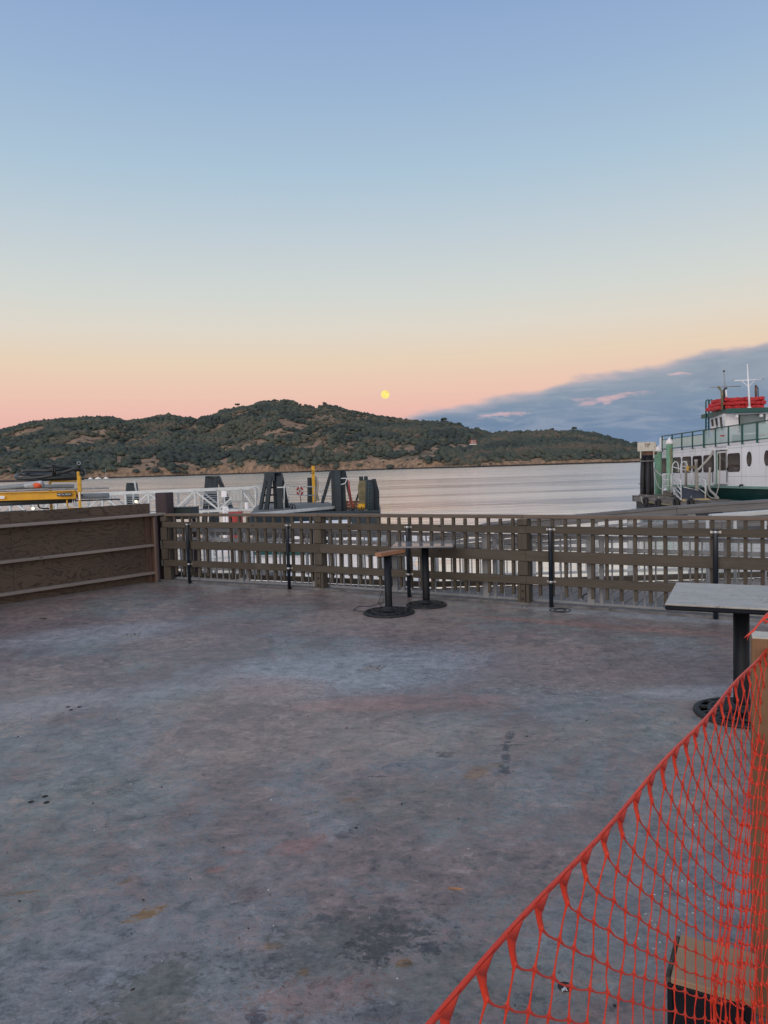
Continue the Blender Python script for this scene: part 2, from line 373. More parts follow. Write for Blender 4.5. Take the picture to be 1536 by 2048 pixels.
BLUE = (.225, .230, .240, 1); LBLUE = (.34, .35, .365, 1); MAUVE = (.215, .155, .145, 1); TEAL = (.205, .215, .192, 1); TAN = (.32, .245, .20, 1); PINK = (.34, .185, .155, 1); DARK = (.05, .05, .06, 1)
c = b.mix(b.step(cloudy, .35, .65), BLUE, TEAL)
rag = b.m('ADD', b.m('MULTIPLY', big, .68), b.m('ADD', b.m('MULTIPLY', mid, .20), b.m('MULTIPLY', fine, .12)))
rag2 = b.m('ADD', b.m('MULTIPLY', big2, .66), b.m('ADD', b.m('MULTIPLY', fine, .18), b.m('MULTIPLY', mid, .16)))
# more of the maroon undercoat shows towards the fence
fl = b.m('ADD', b.m('MULTIPLY', b.m('SUBTRACT', px_, C0.x), fn.x), b.m('MULTIPLY', b.m('SUBTRACT', py_, C0.y), fn.y))   # 0 at the fence, negative this side
far = b.step(fl, -6.5, -.8)
c = b.mix(b.m('MULTIPLY', b.step(b.m('ADD', rag, b.m('MULTIPLY', far, .045)), .510, .532), .88), c, MAUVE)
c = b.mix(b.m('MULTIPLY', b.step(b.m('ADD', rag2, b.m('MULTIPLY', far, .02)), .540, .560), .78), c, TAN)
c = b.mix(b.m('MULTIPLY', b.step(b.m('SUBTRACT', rag2, b.m('MULTIPLY', far, -.01)), .452, .432), .62), c, LBLUE)
c = b.mix(b.m('MULTIPLY', b.step(mid, .57, .60), .5), c, TEAL)
c = b.mix(b.m('MULTIPLY', b.m('MULTIPLY', b.step(fine, .55, .62), b.step(mid, .5, .58)), .6), c, PINK)
c = b.mix(b.m('MULTIPLY', b.step(fine, .60, .64), .45), c, LBLUE)
c = b.mix(b.m('MULTIPLY', b.step(mid2, .545, .57), .45), c, MAUVE)
c = b.mix(b.m('MULTIPLY', b.step(mid2, .44, .41), .40), c, (.24, .25, .245, 1))
c = b.mix(b.m('MULTIPLY', b.step(fine, .42, .37), .5), c, (.12, .115, .125, 1))
c = b.mix(b.m('MULTIPLY', b.step(scuff, .56, .66), .38), c, (.30, .31, .31, 1))
c = b.mix(b.m('MULTIPLY', b.step(scuff, .43, .33), .40), c, (.085, .085, .095, 1))
c = b.mix(b.m('MULTIPLY', b.step(b.noise(b.mapv(t, (1, 1, 1), (5, 5, 0)), 4.5, 8, .75, .4), .63, .70), .55), c, DARK)
c = b.mix(b.m('MULTIPLY', b.m('MULTIPLY', b.step(fl2, .515, .53), b.step(rag, .45, .50)), .75), c, MAUVE)
c = b.mix(b.m('MULTIPLY', b.m('MULTIPLY', b.step(fl2, .480, .465), b.step(rag, .55, .49)), .62), c, (.27, .285, .285, 1))
c = b.mix(b.m('MULTIPLY', b.step(fl3, .545, .56), .60), c, (.11, .10, .10, 1))
c = b.mix(b.m('MULTIPLY', b.m('MULTIPLY', b.step(fl3, .455, .44), b.step(mid2, .48, .53)), .5), c, TAN)
# hairline cracks and arced scrape marks
wv = b.n('ShaderNodeTexVoronoi', feature='DISTANCE_TO_EDGE'); b.put(wv.inputs['Vector'], b.vm('ADD', t, b.vm('MULTIPLY', b.comb(mid, mid2, 0), (.9, .9, 0)))); wv.inputs['Scale'].default_value = .33
c = b.mix(b.m('MULTIPLY', b.m('MULTIPLY', b.step(wv.outputs['Distance'], .0032, .0008), b.step(cloudy, .48, .56)), .7), c, (.06, .055, .055, 1))
for (ax, ay, rr, th) in ((500, 1480, .45, .010), (900, 1420, .6, .008)):
    q = gp(ax, ay); rd = b.m('SQRT', b.m('ADD', b.m('POWER', b.m('SUBTRACT', px_, q.x), 2), b.m('POWER', b.m('SUBTRACT', py_, q.y), 2)))
    ed = b.m('ABSOLUTE', b.m('SUBTRACT', b.m('ADD', rd, b.m('MULTIPLY', mid, .05)), rr))
    c = b.mix(b.m('MULTIPLY', b.m('MULTIPLY', b.step(ed, th*2.2, 0), b.step(b.m('ADD', mid2, b.m('MULTIPLY', fine, .5)), .72, .86)), .42), c, (.34, .35, .35, 1))
# a distinct pale blue repaint patch in the middle of the floor, mauve strip along the fence, and single stains
def stain(c, x, y, rx, ry, rot, col, k, soft=.55, warp=.9):
    q = gp(x, y); ca, sa = math.cos(R(rot)), math.sin(R(rot))
    ux = b.m('SUBTRACT', px_, q.x); uy = b.m('SUBTRACT', py_, q.y)
    a = b.m('DIVIDE', b.m('ADD', b.m('MULTIPLY', ux, ca), b.m('MULTIPLY', uy, sa)), rx)
    e = b.m('DIVIDE', b.m('SUBTRACT', b.m('MULTIPLY', uy, ca), b.m('MULTIPLY', ux, sa)), ry)
    r = b.m('ADD', b.m('ADD', b.m('MULTIPLY', a, a), b.m('MULTIPLY', e, e)), b.m('MULTIPLY', b.m('SUBTRACT', b.m('ADD', b.m('MULTIPLY', fl2, .5), b.m('MULTIPLY', fl3, .5)), .5), warp*15))
    return b.mix(b.m('MULTIPLY', b.step(r, 1+soft, 1-soft), k), c, col)
OCH = (.24, .125, .03, 1)
for s in [(620, 1460, .9, .42, 20, TAN, .42, .7, .5), (950, 1480, .8, .28, 0, TAN, .35, .7, .5), (820, 1600, .42, .22, 10, (.17, .15, .13, 1), .45, .7, .7), (600, 1730, .36, .17, 20, MAUVE, .5, .6, .8), (1150, 1345, 1.3, .42, 0, MAUVE, .55, .7, .5), (180, 1400, .9, .3, 20, LBLUE, .35, .7, .5), (900, 1960, .26, .16, 0, (.15, .15, .13, 1), .55, .6, .9), (180, 1900, .4, .25, 0, BLUE, .5, .7, .6),
          (700, 1340, 1.15, .68, 8, (.34, .36, .385, 1), .85, .4, .8), (180, 1270, 1.0, .5, 20, LBLUE, .6, .4, .8), (600, 1262, 1.3, .22, -12, MAUVE, .5, .5, .8), (820, 1405, .8, .18, 0, PINK, .55, .4, .8),
          (1300, 1232, 1.4, .20, -29, LBLUE, .75, .25, .5), (1180, 1250, 1.3, .12, -29, PINK, .6, .4, .5), (1230, 1340, 1.1, .5, 10, MAUVE, .55, .6, 1.2), (1400, 1385, .5, .17, 0, LBLUE, .7, .4, .8),
          (460, 1400, .65, .25, 25, TAN, .55, .5, 1.2), (540, 1370, .5, .25, -20, PINK, .45, .5, 1.2),
          (295, 1827, .075, .030, 35, OCH, .9, .7, 1.), (45, 1786, .06, .010, 10, OCH, .7, .7, .9), (255, 1762, .04, .010, 30, OCH, .6, .7, .9), (540, 1893, .04, .022, 0, OCH, .7, .7, 1.), (608, 1944, .02, .022, 0, OCH, .8, .7, .9),
          (955, 1545, .10, .05, 55, OCH, .55, .5, .8), (990, 1530, .05, .03, 0, OCH, .5, .5, .8), (912, 1777, .035, .010, -10, (.40, .16, .03, 1), .85, .4, .3), (808, 1925, .03, .02, 20, OCH, .8, .7, .9), (700, 1600, .06, .02, 10, OCH, .4, .5, .5),
          (770, 1885, .12, .055, 20, (.035, .03, .035, 1), .85, .6, 1.1), (740, 1872, .09, .035, 40, (.03, .028, .032, 1), .85, .5, 1.3), (815, 1862, .10, .025, -10, (.04, .04, .045, 1), .8, .5, 1.3), (755, 1905, .05, .04, 0, (.03, .028, .032, 1), .9, .5, 1.2), (855, 1895, .05, .03, 0, (.05, .05, .06, 1), .8, .6, 1.1), (650, 1840, .04, .03, 0, (.06, .06, .08, 1), .7, .6, 1.2), (515, 2030, .03, .04, 0, DARK, .8, .6, 1.), (690, 1670, .05, .03, 0, DARK, .6, .6, 1.),
          (690, 1880, .30, .16, 20, (.11, .10, .09, 1), .60, .6, 1.2), (640, 1990, .2, .07, 10, PINK, .5, .5, 1.2), (600, 1690, .12, .06, 30, PINK, .7, .4, .9), (470, 1705, .05, .02, 0, PINK, .7, .4, .7), (505, 1790, .06, .05, 20, MAUVE, .8, .4, .8), (430, 1740, .04, .02, 0, PINK, .8, .4, .8),
          (1020, 1470, .025, .07, -20, DARK, .75, .5, 1.1), (1014, 1492, .022, .07, -12, DARK, .85, .5, 1.1), (1011, 1515, .022, .07, -5, DARK, .9, .5, 1.1), (1009, 1540, .028, .06, 0, DARK, .9, .5, 1.1), (1015, 1490, .09, .010, 0, DARK, .7, .5, 1.), (760, 1553, .06, .012, 0, DARK, .7, .5, .8), (790, 1530, .08, .02, 20, (.12, .13, .18, 1), .6, .5, 1.), (895, 1510, .05, .04, 0, (.09, .075, .05, 1), .7, .5, 1.),
          (300, 2000, .13, .22, -15, (.13, .13, .10, 1), .6, .6, .8)]:
    c = stain(c, *s)
c = b.mix(b.m('MULTIPLY', b.step(vf, .30, .20), .5), c, sc(c if isinstance(c, tuple) else (.06, .06, .07, 1), 1))
c = b.mix(b.m('MULTIPLY', b.step(vf, .62, .75), .30), c, (.33, .33, .33, 1))
gr_ = b.m('ADD', b.m('ADD', b.m('MULTIPLY', fl2, .40), b.m('MULTIPLY', fine, .30)), b.m('MULTIPLY', fl3, .30))
gv = b.ramp(gr_, [(.41, .42), (.465, .80), (.50, 1.02), (.535, 1.20), (.59, 1.60)])
lv = b.ramp(b.m('ADD', b.m('MULTIPLY', big2, .5), b.m('MULTIPLY', mid2, .5)), [(.40, .76), (.50, 1.14), (.60, 1.34)])
c = b.mix(1.0, b.mix(1.0, c, gv, 'MULTIPLY'), lv, 'MULTIPLY')
b.put(p.inputs['Base Color'], c)
rgh = b.m('ADD', b.m('ADD', .25, b.m('MULTIPLY', mid, .22)), b.m('MULTIPLY', fine, .12)); b.put(p.inputs['Roughness'], rgh)
p.inputs['Specular IOR Level'].default_value = .5
bump(b, p, b.m('ADD', b.m('MULTIPLY', b.step(fine, .5, .6), .5), b.m('ADD', b.m('MULTIPLY', vf, .4), b.m('MULTIPLY', b.step(mid, .5, .53), .6))), .22, .003)
M['floor'] = m
E2_ = F2+fn*.09
poly = [tuple((C0+fn*.09-fd*.25)[:2]), tuple(E2_[:2]), tuple((E2_+fd*13)[:2]), (14, -6), (-12, -6), tuple((PL0+pd*9)[:2]), tuple((PL0+pd*4-fd*.25)[:2])]
MB().prism(poly, -.25, 0).build('patio_floor', M['floor']); tag(bpy.data.objects['patio_floor'], kind='structure')
curbmat = plain('kerb_concrete', (.16, .16, .165), .75, 0, .3, 5, .5, dirt=((.06, .06, .06), .6))
kb = MB(); kz = fn*.04+Vector((0, 0, .011))
kb.bar(C0-(F2-C0).normalized()*.2+kz, F2+kz, .13, .030).bar(F2+kz, F2+kz+fd*13, .13, .031).build('floor_edge_kerb', curbmat, None, .006); tag(bpy.data.objects['floor_edge_kerb'], kind='structure')

# ------------------------------------------------------------------ water
m, b, p = newmat('bay_water'); t = b.n('ShaderNodeTexCoord').outputs['Object']; geo = b.n('ShaderNodeNewGeometry')
x_, y_, z_ = b.xyz(t)
w1 = b.noise(b.mapv(t, (.22, .60, 1), (0, 0, 0), (0, 0, R(14))), 1.0, 3, .5, .5)
w2 = b.noise(b.mapv(t, (.55, 2.1, 1), (5, 1, 0), (0, 0, R(-6))), 1.0, 3, .55, .4)
w3 = b.noise(b.mapv(t, (.05, .16, 1), (9, 2, 0)), 1.0, 3, .5, .3)
slick = b.step(b.noise(b.mapv(t, (.0022, .016, 1)), 1.0, 4, .55, .6), .38, .62)
h = b.m('ADD', b.m('ADD', b.m('MULTIPLY', w1, .34), b.m('MULTIPLY', w2, .14)), b.m('MULTIPLY', w3, .55))
h = b.m('MULTIPLY', h, b.m('ADD', .55, b.m('MULTIPLY', slick, .6)))
p.inputs['Base Color'].default_value = (.90, .90, .885, 1); p.inputs['Metallic'].default_value = .86; b.put(p.inputs['Roughness'], b.m('ADD', .125, b.m('MULTIPLY', b.step(b.noise(b.mapv(t, (.016, .085, 1), (3, 1, 0)), 1.0, 6, .62, .4), .30, .66), .075))); p.inputs['IOR'].default_value = 1.5
p.inputs['Specular IOR Level'].default_value = .5
bump(b, p, h, 1.0, .12)
wm = MB(); ws = [-9000, -300, -60, 0, 60, 300, 9000]; ys = [-300, 8, 60, 300, 1200, 12000]
wm.add([(x, y, WATER_Z) for y in ys for x in ws], [(j*7+i, j*7+i+1, (j+1)*7+i+1, (j+1)*7+i) for j in range(5) for i in range(6)])
tag(wm.build('bay_water', m), kind='structure')

# ------------------------------------------------------------------ the island
SK = [(-260, 905), (-120, 880), (-40, 868), (0, 862), (30, 855), (55, 845), (120, 837), (200, 833), (230, 836), (250, 842.5), (280, 840), (305, 835), (335, 829), (365, 834), (390, 837), (425, 829), (450, 817), (475, 814), (505, 810), (530, 801), (555, 797), (580, 802), (610, 809), (630, 814), (650, 809), (675, 812), (700, 822), (725, 825), (768, 832), (820, 840), (855, 844), (887, 843), (917, 847), (934, 853), (952, 858), (983, 867), (1010, 875), (1100, 900), (1250, 925), (1400, 945)]
SK2 = [(880, 935), (930, 905), (960, 882), (983, 870), (1003, 864), (1024, 864), (1066, 864), (1100, 862), (1118, 867), (1128, 864), (1149, 862), (1177, 867), (1211, 874), (1239, 882), (1260, 889), (1281, 889), (1310, 896), (1335, 907), (1360, 921), (1390, 932)]
def interp(tab, x): return float(np.interp(x, [a for a, _ in tab], [c for _, c in tab]))
def vnoise(seed):
    r = np.random.default_rng(seed); T = r.random((64, 64))
    def f(x, y):
        xi = np.floor(x).astype(int); yi = np.floor(y).astype(int); fx = x-xi; fy = y-yi; fx = fx*fx*(3-2*fx); fy = fy*fy*(3-2*fy)
        g = lambda i, j: T[(xi+i) % 64, (yi+j) % 64]
        return (g(0, 0)*(1-fx)+g(1, 0)*fx)*(1-fy)+(g(0, 1)*(1-fx)+g(1, 1)*fx)*fy
    return lambda x, y, o=5: sum(f(x*2**k+k*17.3, y*2**k+k*9.1)*.5**k for k in range(o))/sum(.5**k for k in range(o))
N1 = vnoise(3); N2 = vnoise(5); N3 = vnoise(8)
def ridge_points(tab, step, D):
    return [at(x, interp(tab, x), D) for x in np.arange(tab[0][0], tab[-1][0]+.1, step)]
def terrain(name, tab, D0, D1, inset, nj=70):
    P = ridge_points(tab, 5, D1)
    slope = np.array([q.x/q.y for q in P]); H = np.array([q.z for q in P])-WATER_Z; H = H*(1-inset)
    n = len(P); J = np.linspace(-.02, 1.35, nj)
    V = np.zeros((n, nj, 3))
    for j, tt in enumerate(J):
        sh = D0 + 130*(N1(slope*7+3, slope*0+.5, 4)-.5)*2
        Y = sh+(D1-sh)*tt; X = slope*Y
        s = np.clip(tt, 0, 1)
        prof = .06*np.clip(s/.02, 0, 1)+.94*(s**.82)
        spur = (N2(X/230+5, Y/230, 5)-.5)*2; gul = np.abs(N3(X/150, Y/210+3, 4)-.5)*2
        k = prof + (.20*spur - .16*gul + .05)*np.sin(np.pi*np.clip(s, 0, 1))
        if tt > 1: k = prof*(1-(tt-1)*1.6)
        k = np.minimum(k, 1.02*Y/D1 if tt < 1 else 9)
        z = WATER_Z + H*k*(1 if tt > 0 else 0) - (2 if tt <= 0 else 0)
        V[:, j, 0] = X; V[:, j, 1] = Y; V[:, j, 2] = z
    return V
mt, b, p = newmat('dry_grass_hillside'); t = b.n('ShaderNodeTexCoord').outputs['Object']; X_, Y_, Z_ = b.xyz(t)
n = b.noise(t, .012, 8, .65, .3); f = b.noise(t, .06, 7, .7, .4); g = b.noise(b.mapv(t, (1, 1, .25)), .16, 6, .7, .6)
c = b.mix(b.step(f, .38, .66), (.28, .20, .145, 1), (.46, .32, .22, 1)); c = b.mix(b.m('MULTIPLY', b.step(n, .50, .58), .85), c, (.16, .145, .105, 1))
wd = b.n('ShaderNodeAttribute', attribute_name='wood').outputs['Fac']; c = b.mix(b.step(b.m('ADD', wd, b.m('MULTIPLY', b.m('SUBTRACT', f, .5), .8)), .35, .65), c, (.088, .104, .090, 1))
bluff = b.step(Z_, 17, 9); c2 = b.mix(b.step(g, .35, .68), (.24, .165, .12, 1), (.52, .35, .22, 1)); c = b.mix(bluff, c, c2)
c = b.mix(b.m('MULTIPLY', b.step(b.noise(t, .045, 5, .6), .56, .64), .7), c, (.07, .08, .07, 1))
c = b.mix(b.step(Z_, 1.2, .2), c, (.06, .055, .05, 1))
b.put(p.inputs['Base Color'], c); p.inputs['Roughness'].default_value = .95; p.inputs['Specular IOR Level'].default_value = .1
bump(b, p, g, .8, 3.0)
CLEAR = [(500, 886, 30, 9), (592, 857, 26, 9), (548, 878, 20, 8), (640, 826, 30, 14), (655, 845, 22, 9), (602, 893, 50, 6), (690, 890, 24, 6), (395, 850, 10, 16), (28, 900, 16, 7), (520, 833, 14, 10), (745, 918, 9, 22), (700, 868, 18, 6), (360, 878, 12, 5), (445, 895, 16, 5), (555, 800, 45, 5), (730, 835, 25, 5), (915, 848, 18, 5), (880, 895, 55, 4), (820, 900, 20, 5), (270, 930, 50, 13), (460, 935, 25, 12), (860, 905, 16, 5), (5, 945, 14, 14), (575, 865, 40, 7), (420, 868, 10, 5), (1278, 903, 26, 15), (1180, 910, 40, 4), (1060, 915, 30, 5)]
cl = [(at(x, y, 1000), rx, ry) for x, y, rx, ry in CLEAR]; cl = [(q.x/q.y, (q.z-EYE)/q.y, rx/FPX, ry/FPX) for q, rx, ry in cl]
def wooded(Pv, cut):
    k = .55*N1(Pv[:, 0]/140+7, Pv[:, 1]/110+2, 4)+.45*N3(Pv[:, 0]/42+3, Pv[:, 1]/30, 4)-cut
    s = Pv[:, 0]/Pv[:, 1]; e = (Pv[:, 2]-EYE)/Pv[:, 1]; jit = (N2(Pv[:, 0]/26, Pv[:, 1]/22, 4)-.5)*4.2
    for (cs, ce, rx, ry) in cl:
        d2 = ((s-cs)/(rx*1.15))**2+((e-ce)/(ry*1.25))**2+jit; k = np.minimum(k, (d2-1)*.05)
    k = np.minimum(k, (Pv[:, 2]-WATER_Z-BZ*(.35+1.3*N3(Pv[:, 0]/60, Pv[:, 1]*0+1, 3)))*.01)
    return k
TV = []; BZ = 11
for tab, D0, D1, ins in ((SK, 1330, 2350, .025), (SK2, 1150, 1650, .055)):
    V = terrain('island', tab, D0, D1, ins); TV.append((V, D0, D1)); ni, nj = V.shape[:2]
    me = bpy.data.meshes.new('island'); F = [(i*nj+j, (i+1)*nj+j, (i+1)*nj+j+1, i*nj+j+1) for i in range(ni-1) for j in range(nj-1)]
    me.from_pydata(V.reshape(-1, 3).tolist(), [], F); me.polygons.foreach_set('use_smooth', [True]*len(F)); me.materials.append(mt)
    wa = me.attributes.new('wood', 'FLOAT', 'POINT'); wa.data.foreach_set('value', np.clip(wooded(V.reshape(-1, 3), .435 if D0 > 1200 else .27)*25+.5, 0, 1))
    tag(link('island_hill' if D0 > 1200 else 'island_headland', me), kind='structure')

# woods on the island: thousands of crowns that read as one mass
def ico(sub=1):
    bm = bmesh.new(); bmesh.ops.create_icosphere(bm, subdivisions=sub, radius=1); v = np.array([tuple(q.co) for q in bm.verts]); f = np.array([[q.index for q in F.verts] for F in bm.faces]); bm.free(); return v, f
iv, if_ = ico(1); iv2, if2 = ico(2)
ml, b, p = newmat('island_tree_foliage'); t = b.n('ShaderNodeTexCoord').outputs['Object']
at_ = b.n('ShaderNodeAttribute', attribute_name='tone'); tn = at_.outputs['Fac']
c = b.ramp(tn, [(0, (.078, .096, .092, 1)), (.35, (.104, .130, .114, 1)), (.6, (.130, .154, .122, 1)), (.85, (.165, .168, .130, 1)), (1, (.22, .18, .14, 1))])  # crown tones lightened and greyed, standing in for distance haze
fo = b.noise(t, .55, 5, .7); c = b.mix(b.step(fo, .35, .7), b.mix(.40, c, (.03, .04, .04, 1)), c)
b.put(p.inputs['Base Color'], c); p.inputs['Roughness'].default_value = .9; p.inputs['Specular IOR Level'].default_value = .1
bump(b, p, b.noise(t, .9, 4, .7), 1., 1.2)
def scatter(V, D0, count, dens_cut, seed, r0, bluffz):
    r = np.random.default_rng(seed); ni, nj = V.shape[:2]; out = []
    a = r.random(count*3)*(ni-2); c = r.random(count*3)**.9*(nj*.76-3)+1
    i = a.astype(int); j = c.astype(int); fa = (a-i)[:, None]; fc = (c-j)[:, None]
    P = (V[i, j]*(1-fa)+V[i+1, j]*fa)*(1-fc)+(V[i, j+1]*(1-fa)+V[i+1, j+1]*fa)*fc
    s = P[:, 0]/P[:, 1]; e = (P[:, 2]-EYE)/P[:, 1]
    kk = wooded(P, dens_cut); keep = (kk > 0) | (r.random(len(s)) < np.where(kk > -.06, .16, .05)); keep &= (P[:, 2] > WATER_Z+3)
    P = P[keep][:count]; s = s[keep][:count]
    tone = np.clip(.5+1.9*(N2(P[:, 0]/70, P[:, 1]/60, 4)-.5)+.30*(r.random(len(P))-.5)+.25*(N1(P[:, 0]/16, P[:, 1]/14, 2)-.5), 0, 1); rad = r0*(.45+1.35*r.random(len(P))**2.2)
    return P, tone, rad
def clump_mesh(P, tone, rad, name, seed):
    r = np.random.default_rng(seed); n = len(P); nv = len(iv)
    rr = 1+.55*(r.random((n, nv))-.5); sc3 = np.stack([rad*(.9+.4*r.random(n)), rad*(.9+.4*r.random(n)), rad*(.55+.45*r.random(n))], 1)
    v = iv[None]*rr[:, :, None]*sc3[:, None, :]+P[:, None, :]+np.array([0, 0, 1.])*(sc3[:, 2]*.55)[:, None, None]
    f = (if_[None]+(np.arange(n)*nv)[:, None, None]).reshape(-1, 3)
    me = bpy.data.meshes.new(name); me.vertices.add(n*nv); me.vertices.foreach_set('co', v.reshape(-1))
    me.loops.add(len(f)*3); me.loops.foreach_set('vertex_index', f.reshape(-1)); me.polygons.add(len(f))
    me.polygons.foreach_set('loop_start', np.arange(len(f))*3); me.polygons.foreach_set('loop_total', np.full(len(f), 3)); me.update()
    a = me.attributes.new('tone', 'FLOAT', 'POINT'); a.data.foreach_set('value', np.repeat(tone, nv)); me.materials.append(ml); me.validate()
    return me
P, T, Rr = scatter(TV[0][0], 1330, 44000, .435, 1, 4.3, 17)
tag(link('hillside_woods', clump_mesh(P, T, Rr, 'hillside_woods', 2)), 'dark green oak woods covering the island hills across the water', 'woods', kind='stuff')
P, T, Rr = scatter(TV[1][0], 1150, 17000, .27, 4, 3.9, 15)
tag(link('headland_woods', clump_mesh(P, np.clip(T+.1, 0, 1), Rr, 'headland_woods', 5)), 'dense green woods covering the low headland at the right end of the island', 'woods', kind='stuff')
# single trees that stand out on the skyline
def skyline_tree(px, py, D, w, h, label, tone=.2, lean=0):
    base = at(px, py, D); e = empty('ridge_tree', base, label, 'tree', 'trees standing out on the island skyline')
    tr = MB(); tr.tube([(0, 0, -4), (lean*.3, 0, h*.35), (lean, 0, h*.7)], [w*.05, w*.04, w*.02], 6)
    for s in (-1, 1): tr.tube([(0, 0, h*.3), (s*w*.25+lean, 0, h*.65)], [w*.03, w*.015], 5)
    tr.build('trunk', M['brown'], e)
    r = np.random.default_rng(int(px)); k = 22; ang = r.random(k)*6.28; rr = np.sqrt(r.random(k))*w*.42
    Pp = np.stack([rr*np.cos(ang)+lean, rr*np.sin(ang), h*.55+r.random(k)*h*.34], 1)
    link('crown', clump_mesh(Pp, np.full(k, tone)+r.random(k)*.2, np.full(k, w*.15), 'crown', int(px)+1), e)
skyline_tree(475, 815, 2320, 15, 12, 'lone round tree on the island skyline left of the main summit')
skyline_tree(889, 845, 2320, 22, 13, 'broad flat topped tree on the skyline halfway down the right slope')
skyline_tree(1149, 864, 1640, 13, 11, 'tallest dark tree on the skyline of the right headland', .25)
skyline_tree(1104, 865, 1640, 9, 10, 'narrow dark tree on the headland skyline left of the tallest one', .3)
skyline_tree(650, 811, 2320, 16, 9, 'dark tree clump on the shoulder just right of the main summit', .2)
skyline_tree(952, 862, 2320, 16, 10, 'dark tree where the long slope meets the right headland skyline', .2)

# red brick house on the island
hc = at(946, 889, 1260); hz = hc.z
e = empty('brick_house', hc, 'red brick house with a grey roof among the trees on the island', 'house')
MB().box((0, 0, 4.2), (11, 8, 7.6)).build('wall', M['brick'], e)
MB().box((0, 0, .3), (11.1, 8.2, 1.3)).build('foundation', M['white'], e)
rf = MB().add([(-5.2, -4.4, 7.5), (5.2, -4.4, 7.5), (5.2, 4.4, 7.5), (-5.2, 4.4, 7.5), (-2.5, 0, 10), (2.5, 0, 10)], [(0, 1, 5, 4), (1, 2, 5), (2, 3, 4, 5), (3, 0, 4), (3, 2, 1, 0)]).build('roof', M['slate'], e)
for sx in (-3, 3): MB().box((sx, 0, 9.6), (.9, .9, 2.6)).build('chimney', M['brick'], rf)
for zz in (3.0, 5.8):
    for xx in (-3.2, -1.1, 1.1, 3.2): MB().box((xx, -4.02, zz), (.9, .1, 1.5)).build('window', M['white'], e)
# small boats and a shed at the foot of the hill
def shore_boat(px, py, D, L, label, mast=0):
    q = gp(px, py, WATER_Z); q = at(px, py, D); q.z = WATER_Z; e = empty('moored_boat', q, label, 'boat', 'small white boats moored under the island')
    MB().add([(-L/2, -1.2, 1.3), (L*.35, -1.2, 1.3), (L/2+.6, 0, 1.6), (L*.35, 1.2, 1.3), (-L/2, 1.2, 1.3), (-L/2, -.9, -.2), (L*.3, -.9, -.2), (L*.42, 0, -.2), (L*.3, .9, -.2), (-L/2, .9, -.2)], [(0, 1, 6, 5), (1, 2, 7, 6), (2, 3, 8, 7), (3, 4, 9, 8), (4, 0, 5, 9), (0, 4, 3, 2, 1), (5, 6, 7, 8, 9)]).build('hull', M['white'], e)
    MB().box((-.3, 0, 1.9), (L*.4, 1.6, 1.2)).build('cabin', M['white'], e)
    if mast: MB().tube([(0, 0, 1.5), (0, 0, mast)], .18, 6).build('mast', M['zinc'], e)
shore_boat(196, 955, 1150, 9, 'white boat moored under the island, leftmost of three')
shore_boat(212, 955, 1150, 7, 'sailing boat with a bare mast moored under the left part of the island', 17)
shore_boat(181, 956, 1150, 6, 'small white boat moored closest to the yellow scaffold post in view')

# ------------------------------------------------------------------ the moon
m, b, p = newmat('full_moon_surface'); t = b.n('ShaderNodeTexCoord').outputs['Object']
n = b.noise(t, .03, 3, .5, .6); c = b.mix(b.step(n, .42, .60), (1.0, .90, .24, 1), (.98, .70, .22, 1))
p.inputs['Base Color'].default_value = (0, 0, 0, 1); b.put(p.inputs['Emission Color'], c); p.inputs['Emission Strength'].default_value = 1.0; p.inputs['Roughness'].default_value = 1; p.inputs['Specular IOR Level'].default_value = 0
q = at(770.5, 789, 9000)
mo = MB().lathe([(0, -50.5)]+[(50.5*math.cos(R(a)), 50.5*math.sin(R(a))) for a in range(-80, 81, 10)]+[(0, 50.5)], (0, 0, 0), 32).build('moon', m); mo.location = q
tag(mo, 'full yellow moon in the pink sky over the island ridge', 'moon')

L01 = (F2-C0).length; fd0 = (F2-C0).normalized(); fn0 = Vector((-fd0.y, fd0.x, 0)); nb = (fn+fn0).normalized()
def FP(u, out=0.):                             # a point along the railing line, u metres from its corner
    if u < L01: return C0+fd0*u+fn0.lerp(nb, max(0, min(1, u/L01)))*out
    return F2+fd*(u-L01)+nb.lerp(fn, min(1, (u-L01)/2))*out
def FY(u): return math.atan2(fd0.y, fd0.x) if u < L01 else math.atan2(fd.y, fd.x)
